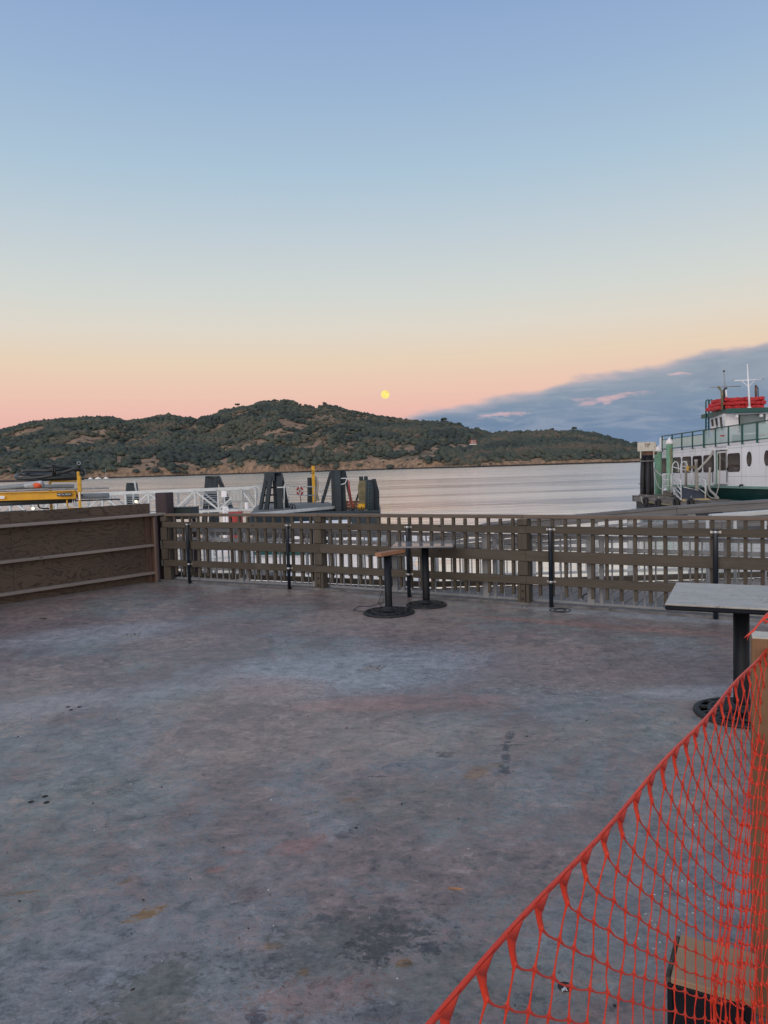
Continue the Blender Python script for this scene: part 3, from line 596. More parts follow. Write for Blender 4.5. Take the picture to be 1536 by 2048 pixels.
# ------------------------------------------------------------------ slatted wooden railing
fence = empty('wooden_railing', C0, 'long brown slatted wooden railing along the water side of the patio', 'railing')
def floc(P, along, up, out=0.):               # a place in the railing's own space
    dd = P-C0; return Vector((dd.x, dd.y, 0))+fd_*along+fn_*out+Vector((0, 0, up))
SECT = [(C0, F2), (F2, F3), (F3, F4), (F4, F5)]
fr = random.Random(5)
for k, (A0, B0) in enumerate(SECT):
    fd_ = (B0-A0).normalized(); fn_ = Vector((-fd_.y, fd_.x, 0)); L = (B0-A0).length; yaw = math.atan2(fd_.y, fd_.x)
    g = .0015
    piece('top_rail', (L-g, .125, .040), floc(A0, L/2, 1.031, .065), yaw, M['cap'], fence, .006)
    rails = [('upper_rail', .927, .841), ('middle_rail', .639, .515), ('lower_rail', .340, .246)]
    for nm, z1, z0 in rails:
        a = -.02 if k == 0 else .04
        piece(nm, (L-g-(a-.04), .036, z1-z0), floc(A0, (L+.04+a)/2, (z0+z1)/2, 0), yaw, M['fence_x'], fence, .003)
    n = int(round((L-.17)/.155))
    for i in range(n):
        if k == 0 and i in (5, 6): continue
        x = .135+.155*(i+.35)*((L-.17)/.155)/n
        ln = .90+fr.uniform(-.012, .012)
        o = piece('baluster', (.036, .036, .897), floc(A0, x, 1.010-.4485+fr.uniform(-.008, .0), .0385), (R(fr.uniform(-.4, .4)), R(fr.uniform(-.5, .5)), yaw+R(fr.uniform(-3, 3))), M['fence_z'], fence, .002)
    # post behind the rails, filler blocks between them, bolted foot block
    po = piece('post', (.135, .09, 1.0), floc(A0, 0, .502, .066), yaw, M['fence_z'], fence, .008)
    for z1, z0 in ((.838, .642), (.512, .343)): piece('filler_block', (.125, .035, z1-z0), floc(A0, -.003, (z0+z1)/2, .001), yaw, M['fence_z'], fence, .010)
    piece('filler_block', (.125, .035, .078), floc(A0, -.003, .969, .001), yaw, M['fence_z'], fence, .010)
    if k:
        piece('foot_block', (.055, .032, .235), floc(A0, -.004, .119, -.002), yaw, M['fence_z'], fence, .004)
        for s in (-1, 1): piece('foot_block', (.038, .05, .238), floc(A0, s*.052, .120, .005), yaw, M['fence_z'], fence, .004)
        for z in (.07, .165):
            bo = MB().tube([(0, 0, 0), (0, -.014, 0)], .012, 8).build('bolt', M['iron'], fence); bo.location = floc(A0, -.004, z, -.018); bo.rotation_euler.z = yaw
for sz, z in ((.125, .577), (.094, .294)):
    piece('end_plate', (.012, .05, sz), floc(C0, -.055, z, .0), math.atan2(fd.y, fd.x), M['zinc'], fence, .001)

# black pipes clamped to the railing
names = ['black steel pipe clamped to the railing nearest the plywood partition', 'black steel pipe clamped to the railing just left of the first railing post', 'black steel pipe clamped to the railing behind the two small tables',
         'black steel pipe clamped to the railing right of the second railing post', 'black steel pipe clamped to the railing behind the grey topped table']
pole0 = None
for k, (x, y) in enumerate([(392, 1164), (582, 1177), (816, 1195), (1102, 1215), (1433, 1236)]):
    q = gp(x, y)
    dline = (q-F2).dot(fn) if x > 640 else (q-C0).dot(Vector((-(F2-C0).normalized().y, (F2-C0).normalized().x, 0)))
    nn = fn if x > 640 else Vector((-(F2-C0).normalized().y, (F2-C0).normalized().x, 0))
    q = q+nn*(-.048-dline)
    yaw = math.atan2(-nn.x, nn.y)
    if pole0 is None:
        e = empty('clamped_pipe', q, names[0], 'pipe', 'black pipes clamped to the wooden railing', rz=yaw)
        MB().lathe([(.024, .0), (.024, .918), (.021, .925)], n=16).build('pipe', M['pole'], e)
        for z in (.893, .292):
            cbm = MB(); cbm.lathe([(.0255, -.014), (.0275, -.012), (.0275, .012), (.0255, .014)], n=16); cbm.box((0, .026, 0), (.105, .008, .024)); cbm.tube([(.040, .018, 0), (.040, .030, 0)], .006, 6); cbm.tube([(-.040, .018, 0), (-.040, .030, 0)], .006, 6)
            cl_ = cbm.build('clamp', M['zinc'], e); cl_.location.z = z
        pole0 = e; kids = [c for c in e.children]
    else:
        e = pole0.copy(); COL.objects.link(e); e.location = q; e['label'] = names[k]; e.rotation_euler.z = yaw
        for ch in kids: c2 = ch.copy(); COL.objects.link(c2); c2.parent = e

# ------------------------------------------------------------------ plywood partition on the left
PT = empty('plywood_partition', PL0, 'dark stained plywood partition with three pale horizontal boards at the left of the patio', 'partition')
pn = Vector((-pd.y, pd.x, 0)); pn = pn if pn.dot(Vector((0, -1, 0))) > 0 else -pn      # towards the patio
if pn.dot(Vector((1, 0, 0))) < 0: pn = -pn
pyaw = math.atan2(pd.y, pd.x)
def ploc(a, out, up): return pd*a+pn*out+Vector((0, 0, up))
seam = (gp(36, 1208)-PL0).dot(pd)
LP = 6.5
edges_ = [.02, seam, seam+2.44, LP]
for a0, a1 in zip(edges_[:-1], edges_[1:]):
    o = piece('plywood_sheet', (a1-a0-.004, .018, 1.215), ploc((a0+a1)/2, -.10, .6115), pyaw, M['ply'], PT, .001)
for nm, z, dep, th, st in (('cap_board', 1.045, .15, .036, -.16), ('shelf_board', .575, .10, .038, .03), ('shelf_board', .150, .10, .038, .03)):
    piece(nm, (LP-st, dep, th), ploc((LP+st)/2, -.09+dep/2, z), pyaw, M['stud'], PT, .003)
piece('end_stud', (.036, .10, 1.025), ploc(.028, -.040, .513), pyaw, M['stud_z'], PT, .003)
piece('end_stud', (.036, .013, 1.0), ploc(.028, .018, .50), pyaw, M['stud_end'], PT, .002)
piece('end_stud', (.085, .036, 1.02), ploc(.095, -.072, .512), pyaw, M['stud_z'], PT, .003)
bs = piece('base_strip', (LP-.12, .012, .010), ploc(LP/2+.1, -.084, .006), pyaw, M['grey_x'], PT, .001)
tb = MB(); tb.box((0, 0, 0), (LP, .03, .012)); o = tb.build('top_flashing', M['darkbox'], PT); o.location = ploc(LP/2+1.9, -.115, 1.226); o.rotation_euler.z = pyaw

# corner posts behind partition and railing
q = at(329.5, 1010, 11.62)
e = empty('corner_post', (q.x, q.y, 0), 'thick dark purple brown square post rising behind the railing corner', 'post', rz=R(-20))
piece('shaft', (.205, .205, 1.62), (0, 0, .562), 0, M['darkpost'], e, .012)
q = at(303, 1100, 11.72)
e = empty('gap_board', (q.x+.05, q.y-.1, 0), 'dark narrow upright board filling the gap between partition and railing', 'board', rz=pyaw+R(90))
piece('board', (.34, .03, 1.04), (.02, 0, .52), 0, M['darkpost'], e, .004)
q = at(367, 1020, 11.85)
e = empty('dark_box', (q.x, q.y, .84), 'low dark green box beside the thick corner post behind the railing', 'box', rz=R(-8))
piece('box_body', (.40, .30, .165), (0, 0, .1825), 0, M['darkbox'], e, .004)
piece('lid', (.41, .31, .018), (0, 0, .275), 0, M['darkbox'], e, .004)
for s in (-.17, .17): piece('leg', (.05, .05, .94), (s, 0, -.37), 0, M['darkpost'], e, .004)

# ------------------------------------------------------------------ tables
def cast_base(Rb):
    mb = MB(); n = 48
    mb.lathe([(Rb*.985, .0), (Rb, .006), (Rb*.99, .018), (Rb*.93, .026), (Rb*.87, .026), (Rb*.87, .004), (Rb*.985, .0)], n=n)
    mb.lathe([(Rb*.70, .006), (Rb*.70, .032), (Rb*.66, .034), (Rb*.62, .034), (Rb*.62, .008), (Rb*.70, .006)], n=n)
    mb.lathe([(Rb*.30, .012), (Rb*.30, .046), (Rb*.22, .054), (Rb*.16, .075), (Rb*.155, .08)], n=32)
    for i in range(12):
        a = 2*math.pi*i/12; ca, sa = math.cos(a), math.sin(a)
        mb.bar((Rb*.66*ca, Rb*.66*sa, .022), (Rb*.90*ca, Rb*.90*sa, .016), .020, .018)
    for i in range(24):
        a = 2*math.pi*i/24; ca, sa = math.cos(a), math.sin(a)
        mb.bar((Rb*.26*ca, Rb*.26*sa, .038), (Rb*.66*ca, Rb*.66*sa, .024), .009 if i % 2 else .016, .016)
        if i % 2:
            for s in (-1, 1):
                pts = []
                for j in range(5):
                    u = j/4; rr = Rb*(.36+.28*u); aa = a+s*.12*math.sin(math.pi*u); pts.append((rr*math.cos(aa), rr*math.sin(aa), .034-.008*u))
                mb.tube(pts, .005, 5)
    return mb
def cast_table(name, q, Rb, rp, h, label, cat):
    e = empty(name, q, label, cat)
    cast_base(Rb).build('cast_iron_base', M['iron'], e)
    MB().lathe([(rp*1.05, .05), (rp, .09), (rp, h)], n=28).build('pole', M['black'], e)
    return e
T1 = cast_table('pedestal_table', gp(853, 1211), .245, .043, .705, 'small table with a dark shiny top and black pedestal near the railing', 'table')
tt = piece('tabletop', (.72, .62, .018), (-.01, .04, .728), R(-7), M['top_dark'], T1, .004)
sp = MB(); sp.lathe([(.043, .0), (.05, .004), (.14, .016), (.14, .019)], n=20)
sp.bar((-.27, 0, .017), (.27, 0, .017), .04, .006); sp.bar((0, -.24, .018), (0, .27, .018), .04, .006); o = sp.build('mounting_plate', M['black'], T1); o.location.z = .700; o.rotation_euler.z = R(-7)
T2 = cast_table('topless_table_base', gp(778, 1226), .295, .0415, .655, 'black table pedestal without a top, holding a short piece of new wood', 'table base')
sp = MB(); sp.bar((-.24, .03, .004), (.05, .0, .004), .05, .006, ); sp.bar((-.10, -.12, .0), (.20, .26, .0), .05, .006); sp.lathe([(.0415, -.02), (.055, -.006), (.06, .0)], n=20)
o = sp.build('mounting_plate', M['black'], T2); o.location.z = .655
q = gp(778, 1226); e = empty('wood_block', (q.x+.035, q.y+.03, .665), 'short pinkish piece of fresh lumber lying on the topless table pedestal', 'wood block', rz=R(51))
piece('block', (.44, .09, .042), (.0, 0, .021), 0, M['newwood'], e, .002)
cb = MB(); cb.tube([Vector(gp(*p, .008))+Vector((0, 0, z)) for p, z in (((770, 1221), .012), ((757, 1216), .06), ((765, 1196), .10), ((768, 1204), .0), ((742, 1212), .0), ((716, 1213), .0), ((706, 1220), .0), ((722, 1223), 0), ((740, 1222), 0), ((755, 1221), 0))], .0035, 5)
tag(cb.build('loose_wire', M['cable']), 'thin dark wire curling on the floor by the topless table pedestal', 'wire')
T3 = cast_table('pedestal_table', gp(1483, 1428), .290, .048, .725, 'large square table with a worn grey top and black pedestal at the right', 'table')
tt = piece('tabletop', (.86, .86, .012), (0.02, .02, .762), R(-26), M['top_grey'], T3, .003)
piece('edge_band', (.864, .864, .028), (0.02, .02, .741), R(-26), M['black'], T3, .010)
sp = MB(); sp.bar((-.3, 0, 0), (.3, 0, 0), .05, .012); sp.bar((0, -.3, -.0), (0, .3, .0), .05, .010); o = sp.build('mounting_plate', M['black'], T3); o.location.z = .722; o.rotation_euler.z = R(-26)

# ------------------------------------------------------------------ near post, net, wooden crate
ND = Vector((.605, .796, 0))
pp = Vector((.4976*2.10+.060, 2.10+.022, 0))
e = empty('square_post', pp, 'tan square wooden post with a pale sawn top behind the orange net', 'post', rz=R(-24))
piece('shaft', (.089, .089, 1.128), (0, 0, .564), 0, M['postwood'], e, .003)
piece('sawn_end', (.086, .086, .004), (0, 0, 1.130), 0, M['postend'], e, .001)

cc = .813; s1 = .0735*1.0; E0 = Vector((.055*cc/.897*.897/1.0*1.0, .897*cc, 0))
E0 = Vector((.0628*cc, .897*cc, 0)); step = ND*.0905*cc
net = empty('safety_net', (E0.x, E0.y, 0), 'bright orange plastic safety net stretched across the lower right corner', 'safety net')
ZN = 1.1
nr = random.Random(3)
jx = {}
def node(i, j):
    k = i-j
    fi = 16.5+.45*max(0, j-4); fi = max(fi, j+3.0)
    ex = max(0, i-fi)
    P = E0+step*(min(i, fi))+Vector((.0074*ex, .0016*ex, 0))
    z = ZN-.042-.051*min(k, fi-j+0) - .0016*ex if k > 0 else ZN-.042
    if ex > 0:
        w = min(1, ex/2); zig = .013*w*math.sin(i*2.1+j*.15)+.008*w*math.sin(i*.9+j*.1)
        P = P+Vector((-.25, 1, 0))*zig; z = ZN-.042-.051*(fi-j)-.0021*ex + .0015*math.sin(i*2.9)
    lean = .056*(1-math.exp(-max(0, k)/4.5))
    P = P+Vector((-lean, -lean*.25, 0))
    if (i, j) not in jx: jx[(i, j)] = (nr.gauss(0, .0016), nr.gauss(0, .0016), nr.gauss(0, .0020))
    a = jx[(i, j)]
    # sag wave of the net
    P = P+Vector((-ND.y, ND.x, 0))*(.005*math.sin(i*.45+k*.22))*min(1, k/4)
    return Vector((P.x-E0.x+a[0], P.y-E0.y+a[1], z+a[2]))
VST = MB(); HST = MB(); KN = MB()
IMAX = 72
def fold(j): return max(16.5+.45*max(0, j-4), j+3.0)
def visible(i, j): return j >= -14 and (i-j <= 24 or i > fold(j)) and i-fold(j) < 27 and min(i, fold(j)) < 29
for i in range(-5, IMAX):
    for j in range(-14, i+1):
        if not visible(i, j): continue
        P = node(i, j)
        if visible(i, j-1) and (P-node(i, j-1)).length < .25:          # upright strand down to the next row
            Q = node(i, j-1); Mx = (P+Q)/2+Vector((nr.gauss(0, .001), nr.gauss(0, .001), 0))
            VST.tube([P, P.lerp(Mx, .35), Mx, Q.lerp(Mx, .35), Q], [.0030, .0015, .0011, .0015, .0030], 5, cap=False)
        if i+1 < IMAX and visible(i+1, j):          # row strand, sagging a little between the knots
            Q = node(i+1, j); d1 = (Q-P)
            P1 = P+d1*.33+Vector((0, 0, -.004)); P2 = P+d1*.70+Vector((0, 0, -.003))
            HST.tube([P, P1, P2, Q], [.0026, .0014, .0014, .0026], 5, cap=False)
        KN.lathe([(0, -.0048), (.0038, -.001), (.0034, .0020), (.0, .0065)], P, 6)
VST.build('upright_strands', M['net'], net); HST.build('row_strands', M['net'], net); KN.build('knots', M['net'], net)
for o in net.children: o['kind'] = 'stuff'
sel = MB(); teeth = MB()
side = Vector((-ND.y, ND.x, 0))
def ez(i): return ZN+.004*math.sin(i*.8)
pts = []; rad = []
TH = .0014
for i in range(-4, 32):
    # band between two teeth: narrow in the middle, wide at the tooth
    for f in (0, .25, .5, .75):
        u = i+f; P = E0+step*u; z = ez(u); wdt = .0030+.0125*max(0, math.cos(2*math.pi*f))**1.0
        pts.append((P-E0+Vector((0, 0, z)), wdt))
vs = []; 
for (P, w_) in pts:
    P = P-Vector((E0.x*0, 0, 0)); vs += [P+side*TH+Vector((0, 0, .0045)), P+side*TH+Vector((0, 0, -w_*1.25)), P-side*TH+Vector((0, 0, -w_*1.25)), P-side*TH+Vector((0, 0, .0045))]
nn_ = len(pts); fs = [(4*i+a, 4*i+(a+1) % 4, 4*(i+1)+(a+1) % 4, 4*(i+1)+a) for i in range(nn_-1) for a in range(4)]
sel.add(vs, fs, True); so_ = sel.build('selvage_band', M['net'], net)
for i in range(-4, 31):
    P = E0+step*i-E0; top_ = P+Vector((0, 0, ez(i)+.002)); N = node(i, i)
    prof = [(0, .025), (.2, .0145), (.4, .0088), (.7, .0050), (1, .0042)]
    vs = []
    for f, w_ in prof:
        c_ = top_.lerp(N, f)+side*(.004*math.sin(f*3.1)); wv = ND*w_
        vs += [c_-wv+side*TH, c_+wv+side*TH, c_+wv*.9-side*TH*1.5, c_-wv*.9-side*TH*1.5]
    MB().add(vs, [(4*a+q_, 4*a+(q_+1) % 4, 4*(a+1)+(q_+1) % 4, 4*(a+1)+q_) for a in range(len(prof)-1) for q_ in range(4)], True).build('tooth', M['net'], net)
# torn end of the net knotted over the post
sb = MB(); D_ = 2.02
def s_(x, y, k=0): return at(x, y, D_+k)-Vector((E0.x, E0.y, 0))
sb.tube([s_(1548, 1222), s_(1536, 1230), s_(1524, 1240), s_(1514, 1252), s_(1507, 1261), s_(1498, 1268), s_(1488, 1276)], [.014, .012, .007, .004, .006, .005, .001], 7, flat=.35)
sb.tube([s_(1500, 1266), s_(1497, 1272), s_(1494, 1281)], [.004, .002, .001], 5, flat=.5)
sb.tube([s_(1526, 1240), s_(1534, 1243), s_(1542, 1244)], [.006, .006, .006], 5, flat=.5)
sb.tube([s_(1529, 1248, .01), s_(1536, 1243, .01), s_(1544, 1246, .01)], [.002, .005, .006], 5, flat=.5)
sb.tube([s_(1548, 1222), s_(1560, 1240), s_(1575, 1290, .02), s_(1580, 1330, .02)], [.012, .008, .006, .006], 6, flat=.5)
sb.build('torn_strip', M['net'], net)

q = Vector((.84, 1.904, 0))
e = empty('black_crate', (q.x, q.y, 0), 'black box with a tan plywood lid standing behind the orange net at the bottom right', 'crate', rz=R(-29))
cr = MB()
for sx in (-1, 1): cr.box((sx*.092, 0, .14), (.014, .20, .275))
for sy in (-1, 1): cr.box((0, sy*.092, .14), (.170, .014, .275))
cr.box((0, 0, .012), (.17, .17, .014)); cr.build('box_body', M['black'], e, .003)
piece('lid', (.195, .20, .017), (.008, 0, .2875), 0, M['ply_tan'], e, .002)
piece('mossy_edge', (.014, .200, .014), (-.097, 0, .2845), 0, M['moss'], e, .004)

# floor hardware and litter
for k, (x, y, sz, lab) in enumerate([(748, 1336, .15, 'square metal floor plate in the pale blue patch of the floor'), (1038, 1214, .17, 'metal floor plate lying at the foot of the second railing post'), (262, 1271, .17, 'worn metal floor plate in the left part of the patio')]):
    q = gp(x, y); e = empty('floor_plate', (q.x, q.y, 0), lab, 'floor plate', 'metal plates set in the floor', rz=R(-25+k*18))
    piece('plate', (sz, sz, .006), (0, 0, .003), 0, M['chalk'], e, .002)
    for s in ((-.04, .02), (.04, -.02), (.03, .04)): MB().lathe([(.008, .005), (.008, .010)], (s[0], s[1], 0), 8).build('screw', M['iron'], e)
q = gp(1120, 1221); e = empty('floor_ring', q, 'thin dark metal ring set in the floor by the fourth black pipe', 'ring')
MB().torus((0, 0, .004), .115, .004, n=32, m=6).build('outer_ring', M['iron'], e); MB().torus((0, 0, .004), .065, .005, n=24, m=6).build('inner_ring', M['iron'], e)
def holes(pts, lab):
    q = gp(*pts[0]); e = empty('bolt_holes', q, lab, 'bolt holes')
    for p_ in pts:
        v = gp(*p_)-q; MB().lathe([(.0, .0012), (.010, .0012), (.012, .0026), (.015, .001)], v, 12).build('hole', M['litter'], e)
holes([(62, 1604), (90, 1593), (93, 1605)], 'three dark bolt holes with rusty rims near the left edge of the floor')
holes([(136, 1414), (142, 1420), (159, 1414)], 'three small dark bolt holes in the left middle of the floor')
q = gp(85, 1238); e = empty('wood_scrap', q, 'small dark scrap of wood on the floor below the partition', 'scrap'); piece('chip', (.09, .035, .012), (0, 0, .007), R(-15), M['moss'], e, .002)
q = gp(1128, 1982); e = empty('foil_scrap', q, 'crumpled bit of shiny foil in a dark hole under the net', 'scrap')
fm = MB(); r_ = random.Random(4)
for _ in range(9): fm.add([(r_.uniform(-.012, .012), r_.uniform(-.012, .012), r_.uniform(.001, .012)) for _ in range(3)], [(0, 1, 2)])
fm.build('foil', M['glint'], e); MB().lathe([(0, .0008), (.02, .0008), (.024, .0005)], (.008, .018, 0), 12).build('hole', M['litter'], e)
deb = MB(); r_ = random.Random(9)
def bit(mb, q, s, h=.004):
    a = r_.uniform(0, 6.28); ca, sa = math.cos(a), math.sin(a); w = s*r_.uniform(.25, .8)
    P = [(s, 0), (0, w), (-s, w*.3), (-s*.3, -w)]
    mb.add([(q.x+x*ca-y*sa, q.y+x*sa+y*ca, z) for z in (.0006, h) for x, y in P], [(0, 1, 2, 3), (4, 5, 6, 7), (0, 1, 5, 4), (1, 2, 6, 5), (2, 3, 7, 6), (3, 0, 4, 7)])
for _ in range(90):
    x, y = r_.uniform(0, 1536), 1230+r_.random()**1.4*810
    q = gp(x, y)
    if (q-C0).dot(fn) < -.1 and (q-PL0).dot(pn) > .1: bit(deb, q, .002+.006*r_.random()**2.5)
tag(deb.build('leaf_litter', M['litter']), 'dark crumbs and bits of leaf scattered over the patio floor', 'litter', kind='stuff')
gl = MB()
for _ in range(70):
    x, y = (r_.gauss(1370, 45), r_.gauss(1790, 70)) if r_.random() < .6 else (r_.uniform(100, 1300), r_.uniform(1350, 2000))
    bit(gl, gp(x, y), r_.uniform(.0018, .0048), .003)
tag(gl.build('glass_bits', M['glint']), 'tiny bright glass shards scattered on the floor, most behind the net', 'glass shards', kind='stuff')

# ------------------------------------------------------------------ boardwalk beyond the railing
WZ = -.03
G = [gp(340, 1150), gp(530, 1160), gp(690, 1168), gp(860, 1172), gp(1200, 1158.5), gp(1400, 1155), gp(1500, 1152)]
ga = (G[0]-(G[3]-G[0]).normalized()*.9); gz = G[-1]+(G[-1]-G[-2])*4
FARL = [ga, G[3], gz]
walk = empty('boardwalk', (C0.x, C0.y, 0), None, None, None, 'structure'); O = Vector((C0.x, C0.y, 0))
def hit(P, d, A_, B_):                         # distance along P + t d to the line A-B
    e_ = B_-A_; den = d.x*e_.y-d.y*e_.x
    t_ = ((A_.x-P.x)*e_.y-(A_.y-P.y)*e_.x)/den; u_ = ((A_.x-P.x)*d.y-(A_.y-P.y)*d.x)/den
    return t_, u_
fyaw = math.atan2(fd.y, fd.x)
for i in range(-3, 74):
    P = FP(i*.148, .125)
    best = None
    for A_, B_ in ((ga, G[3]), (G[3], gz)):
        t_, u_ = hit(P, fn, A_, B_)
        if t_ > 0 and -.02 <= u_ <= 1.02: best = t_ if best is None else min(best, t_)
    if best is None or best < .1: continue
    L = best
    piece('plank', (round(L, 2), .139, .035), P+fn*(L/2)-O+Vector((0, 0, WZ-.0175+random.uniform(-.001, .001))), fyaw+math.pi/2, M['plank'], walk, .003)
jb = MB()
for A_, B_ in ((ga, G[3]), (G[3], gz)):
    jb.bar(A_-O+Vector((0, 0, -.16)), B_-O+Vector((0, 0, -.16)), .09, .22)
jb.build('rim_joist', M['grey_x'], walk)
kb2 = MB()
for A_, B_ in ((ga, G[3]), (G[3], gz)): kb2.bar(A_-O+Vector((0, -.05, .03)), B_-O+Vector((0, -.05, .03)), .09, .07)
kb2.build('kick_board', M['fence_x'], walk, .004)
for k in range(5):
    P = ga.lerp(G[3], k/4)+fn*-.25 if k < 4 else G[3]
    MB().tube([P-O+Vector((0, 0, -.1)), P-O+Vector((0, 0, -3))], .14, 12).build('support_pile', M['tar'], walk)
for k in range(4):
    P = G[3].lerp(gz, (k+.5)/4)+Vector((0, -.3, 0)); MB().tube([P-O+Vector((0, 0, -.1)), P-O+Vector((0, 0, -3))], .14, 12).build('support_pile', M['tar'], walk)

# pale metal railing just behind the wooden one
nr_ = empty('metal_picket_railing', O+Vector((0, 0, 0)), 'grey painted metal picket railing standing right behind the wooden railing', 'railing')
i = 0
u = .16
while u < 8.8:
    P = FP(u, .165)-O; fyaw = FY(u)
    if i % 11 == 10: piece('post', (.085, .055, .80), P+Vector((0, 0, .37)), fyaw, M['alu_grey'], nr_, .004)
    elif i % 11 == 0 and i: piece('post', (.045, .05, .80), P+Vector((0, 0, .37)), fyaw, M['alu_grey'], nr_, .003)
    else: piece('picket', (.014, .016, .80), P+Vector((0, 0, .37)), fyaw, M['alu_grey'], nr_, 0)
    u += .117; i += 1
for z, h_ in ((.79, .045), (.655, .045), (.030, .03)):
    for ua, ub in ((0, L01), (L01, 9.2)):
        A_ = FP(ua, .165); B_ = FP(ub-.001, .165); piece('rail', (round((B_-A_).length, 3), .035, h_), (A_+B_)/2-O+Vector((0, 0, z)), math.atan2((B_-A_).y, (B_-A_).x), M['alu_grey'], nr_, .004)
q = gp(1172, 1207, 0)+fn*.08; rb = MB(); rb.tube([q+Vector((.0, 0, .0))+fd*(.06*math.cos(a))+Vector((0, 0, .05+.05*math.sin(a))) for a in [R(x) for x in range(-20, 201, 20)]], .007, 6)
tag(rb.build('steel_hoop', M['cable']), 'small black hoop standing on the floor edge between railing pickets', 'hoop')

# far railing of the boardwalk: grey timber caps over white pickets
fr_ = empty('boardwalk_railing', O, 'far railing of the boardwalk with grey timber caps over white metal pickets', 'railing')
capz = [(G[0]+(G[0]-G[3]).normalized()*.5, .79), (G[3]+(G[0]-G[3]).normalized()*1.5, .775), (at(800, 1082, 10.2), .62)]
def capbar(name, pts, w, h, mat, par=fr_, yo=0):
    for (A_, za), (B_, zb) in zip(pts[:-1], pts[1:]):
        a_ = Vector((A_.x, A_.y+yo, za))-O; b_ = Vector((B_.x, B_.y+yo, zb))-O; Lx = (b_-a_).length
        o = piece(name, (Lx-.004, w, h), (a_+b_)/2, (0, -math.asin((b_.z-a_.z)/Lx), math.atan2(b_.y-a_.y, b_.x-a_.x)), mat, par, .004)
capbar('cap_board', [(ga, .80), (G[3]-(G[3]-G[0]).normalized()*.6, .785)], .13, .036, M['grey_x'])
capbar('fascia_board', [(ga, .725), (G[3]-(G[3]-G[0]).normalized()*.6, .71)], .035, .09, M['grey_x'])
capbar('mid_rail', [(ga, .60), (G[3]-(G[3]-G[0]).normalized()*.3, .60)], .05, .05, M['alu'])
Y2 = G[3].y
S = [(gp(855, 1080).x*0+at(858, 1077, Y2).x, .66), (at(976, 1047, Y2).x, .835), (at(1120, 1035, Y2).x, .895), (at(1350, 1014, Y2).x, .990), (at(1560, 998, Y2).x, 1.045), (at(1760, 998, Y2).x, 1.05)]
V3 = lambda x: Vector((x, Y2, 0))
capbar('cap_board', [(V3(x), z) for x, z in S], .15, .036, M['grey_x'])
capbar('fascia_board', [(V3(x), z-.062) for x, z in S], .036, .085, M['grey_x'], yo=-.045)
capbar('lower_cap', [(V3(at(880, 1080, Y2).x), .585), (V3(at(1240, 1048, Y2).x), .765), (V3(at(1440, 1041, Y2).x), .785), (V3(at(1760, 1041, Y2).x), .80)], .12, .03, M['alu_grey'], yo=.02)
capbar('lower_fascia', [(V3(at(880, 1080, Y2).x), .52), (V3(at(1240, 1048, Y2).x), .70), (V3(at(1440, 1041, Y2).x), .73), (V3(at(1760, 1041, Y2).x), .745)], .036, .075, M['grey_x'], yo=-.045)
capbar('mid_rail', [(V3(at(868, 1090, Y2).x), .50), (V3(at(1114, 1087, Y2).x), .545), (V3(at(1760, 1070, Y2).x), .575)], .05, .055, M['alu_grey'], yo=.02)
capbar('bottom_rail', [(ga, .13), (G[3], .13), (gz, .13)], .04, .035, M['alu'])
x = ga
Ld = (G[3]-ga).length; dl = (G[3]-ga).normalized(); k = 0; u = .1
while u < Ld:
    P = ga+dl*u-O
    if k % 10 == 0: piece('post', (.075, .06, .78), P+Vector((0, 0, .39)), math.atan2(dl.y, dl.x), M['alu'], fr_, .004)
    elif u < 3.0 or k % 2: piece('picket', (.016, .018, .55), P+Vector((0, 0, .37)), math.atan2(dl.y, dl.x), M['alu'], fr_, 0)
    u += .118; k += 1
u = G[3].x+.1; k = 0
while u < at(1760, 1000, Y2).x:
    zt = float(np.interp(u, [s[0] for s in S], [s[1] for s in S]))-.03
    if k % 11 == 7: piece('post', (.085, .06, round(zt, 2)), Vector((u, Y2+.02, zt/2))-O, 0, M['alu'], fr_, .004)
    elif k % 11 == 0: piece('post', (.060, .06, round(zt, 2)), Vector((u, Y2+.02, zt/2))-O, 0, M['alu'], fr_, .003)
    else: piece('picket', (.018, .018, .46), Vector((u, Y2+.02, .35))-O, 0, M['alu'], fr_, 0)
    u += .122; k += 1
# a second flight of rail seen past the first, at the right edge
br = empty('ramp_handrail', O, 'white metal ramp handrail seen between the two timber caps at the right edge', 'handrail')
A_ = at(1420, 1033, 8.3)-O; B_ = at(1620, 1018, 8.3)-O
MB().bar(A_+Vector((0, .0, 0)), B_, .09, .05).build('handrail', M['alu'], br, .008)
for x in (1415, 1470, 1530, 1590):
    T_ = at(x, 1036 if x < 1500 else 1030, 8.3)-O; MB().tube([T_+Vector((0, 0, -.02)), Vector((T_.x, T_.y, WZ))], .018, 8).build('post', M['alu'], br)

# ------------------------------------------------------------------ yellow scaffold with pipes, beyond the partition
SY = 12.0
sq = at(156, 1000, SY)
sf = empty('rolling_scaffold', (sq.x, sq.y, 0), 'yellow rolling scaffold platform beyond the plywood partition at the left edge', 'scaffold'); SO = Vector((sq.x, sq.y, 0))
def S_(px, py, Y=SY): return at(px, py, Y)-SO
def upright(name, x, y0, y1, Y, w, mat):
    a = S_(x, y0, Y); b_ = S_(x, y1, Y); MB().box(((a.x), a.y, (a.z+b_.z)/2), (w, w, a.z-b_.z)).build(name, mat, sf, .003)
a = S_(156.2, 943); MB().box((a.x, a.y, a.z/2), (.036, .036, a.z)).build('corner_post', M['yellow'], sf, .004)
MB().box((a.x+.012, a.y-.004, S_(156, 968).z), (.055, .045, .26)).build('post_sleeve', M['yellow'], sf, .004)
fp = S_(100, 963, 12.75); MB().box((fp.x, fp.y, fp.z/2), (.036, .036, fp.z)).build('corner_post', M['yellow'], sf, .004)
r0 = S_(152, 988.8); r1 = S_(-90, 996.0)
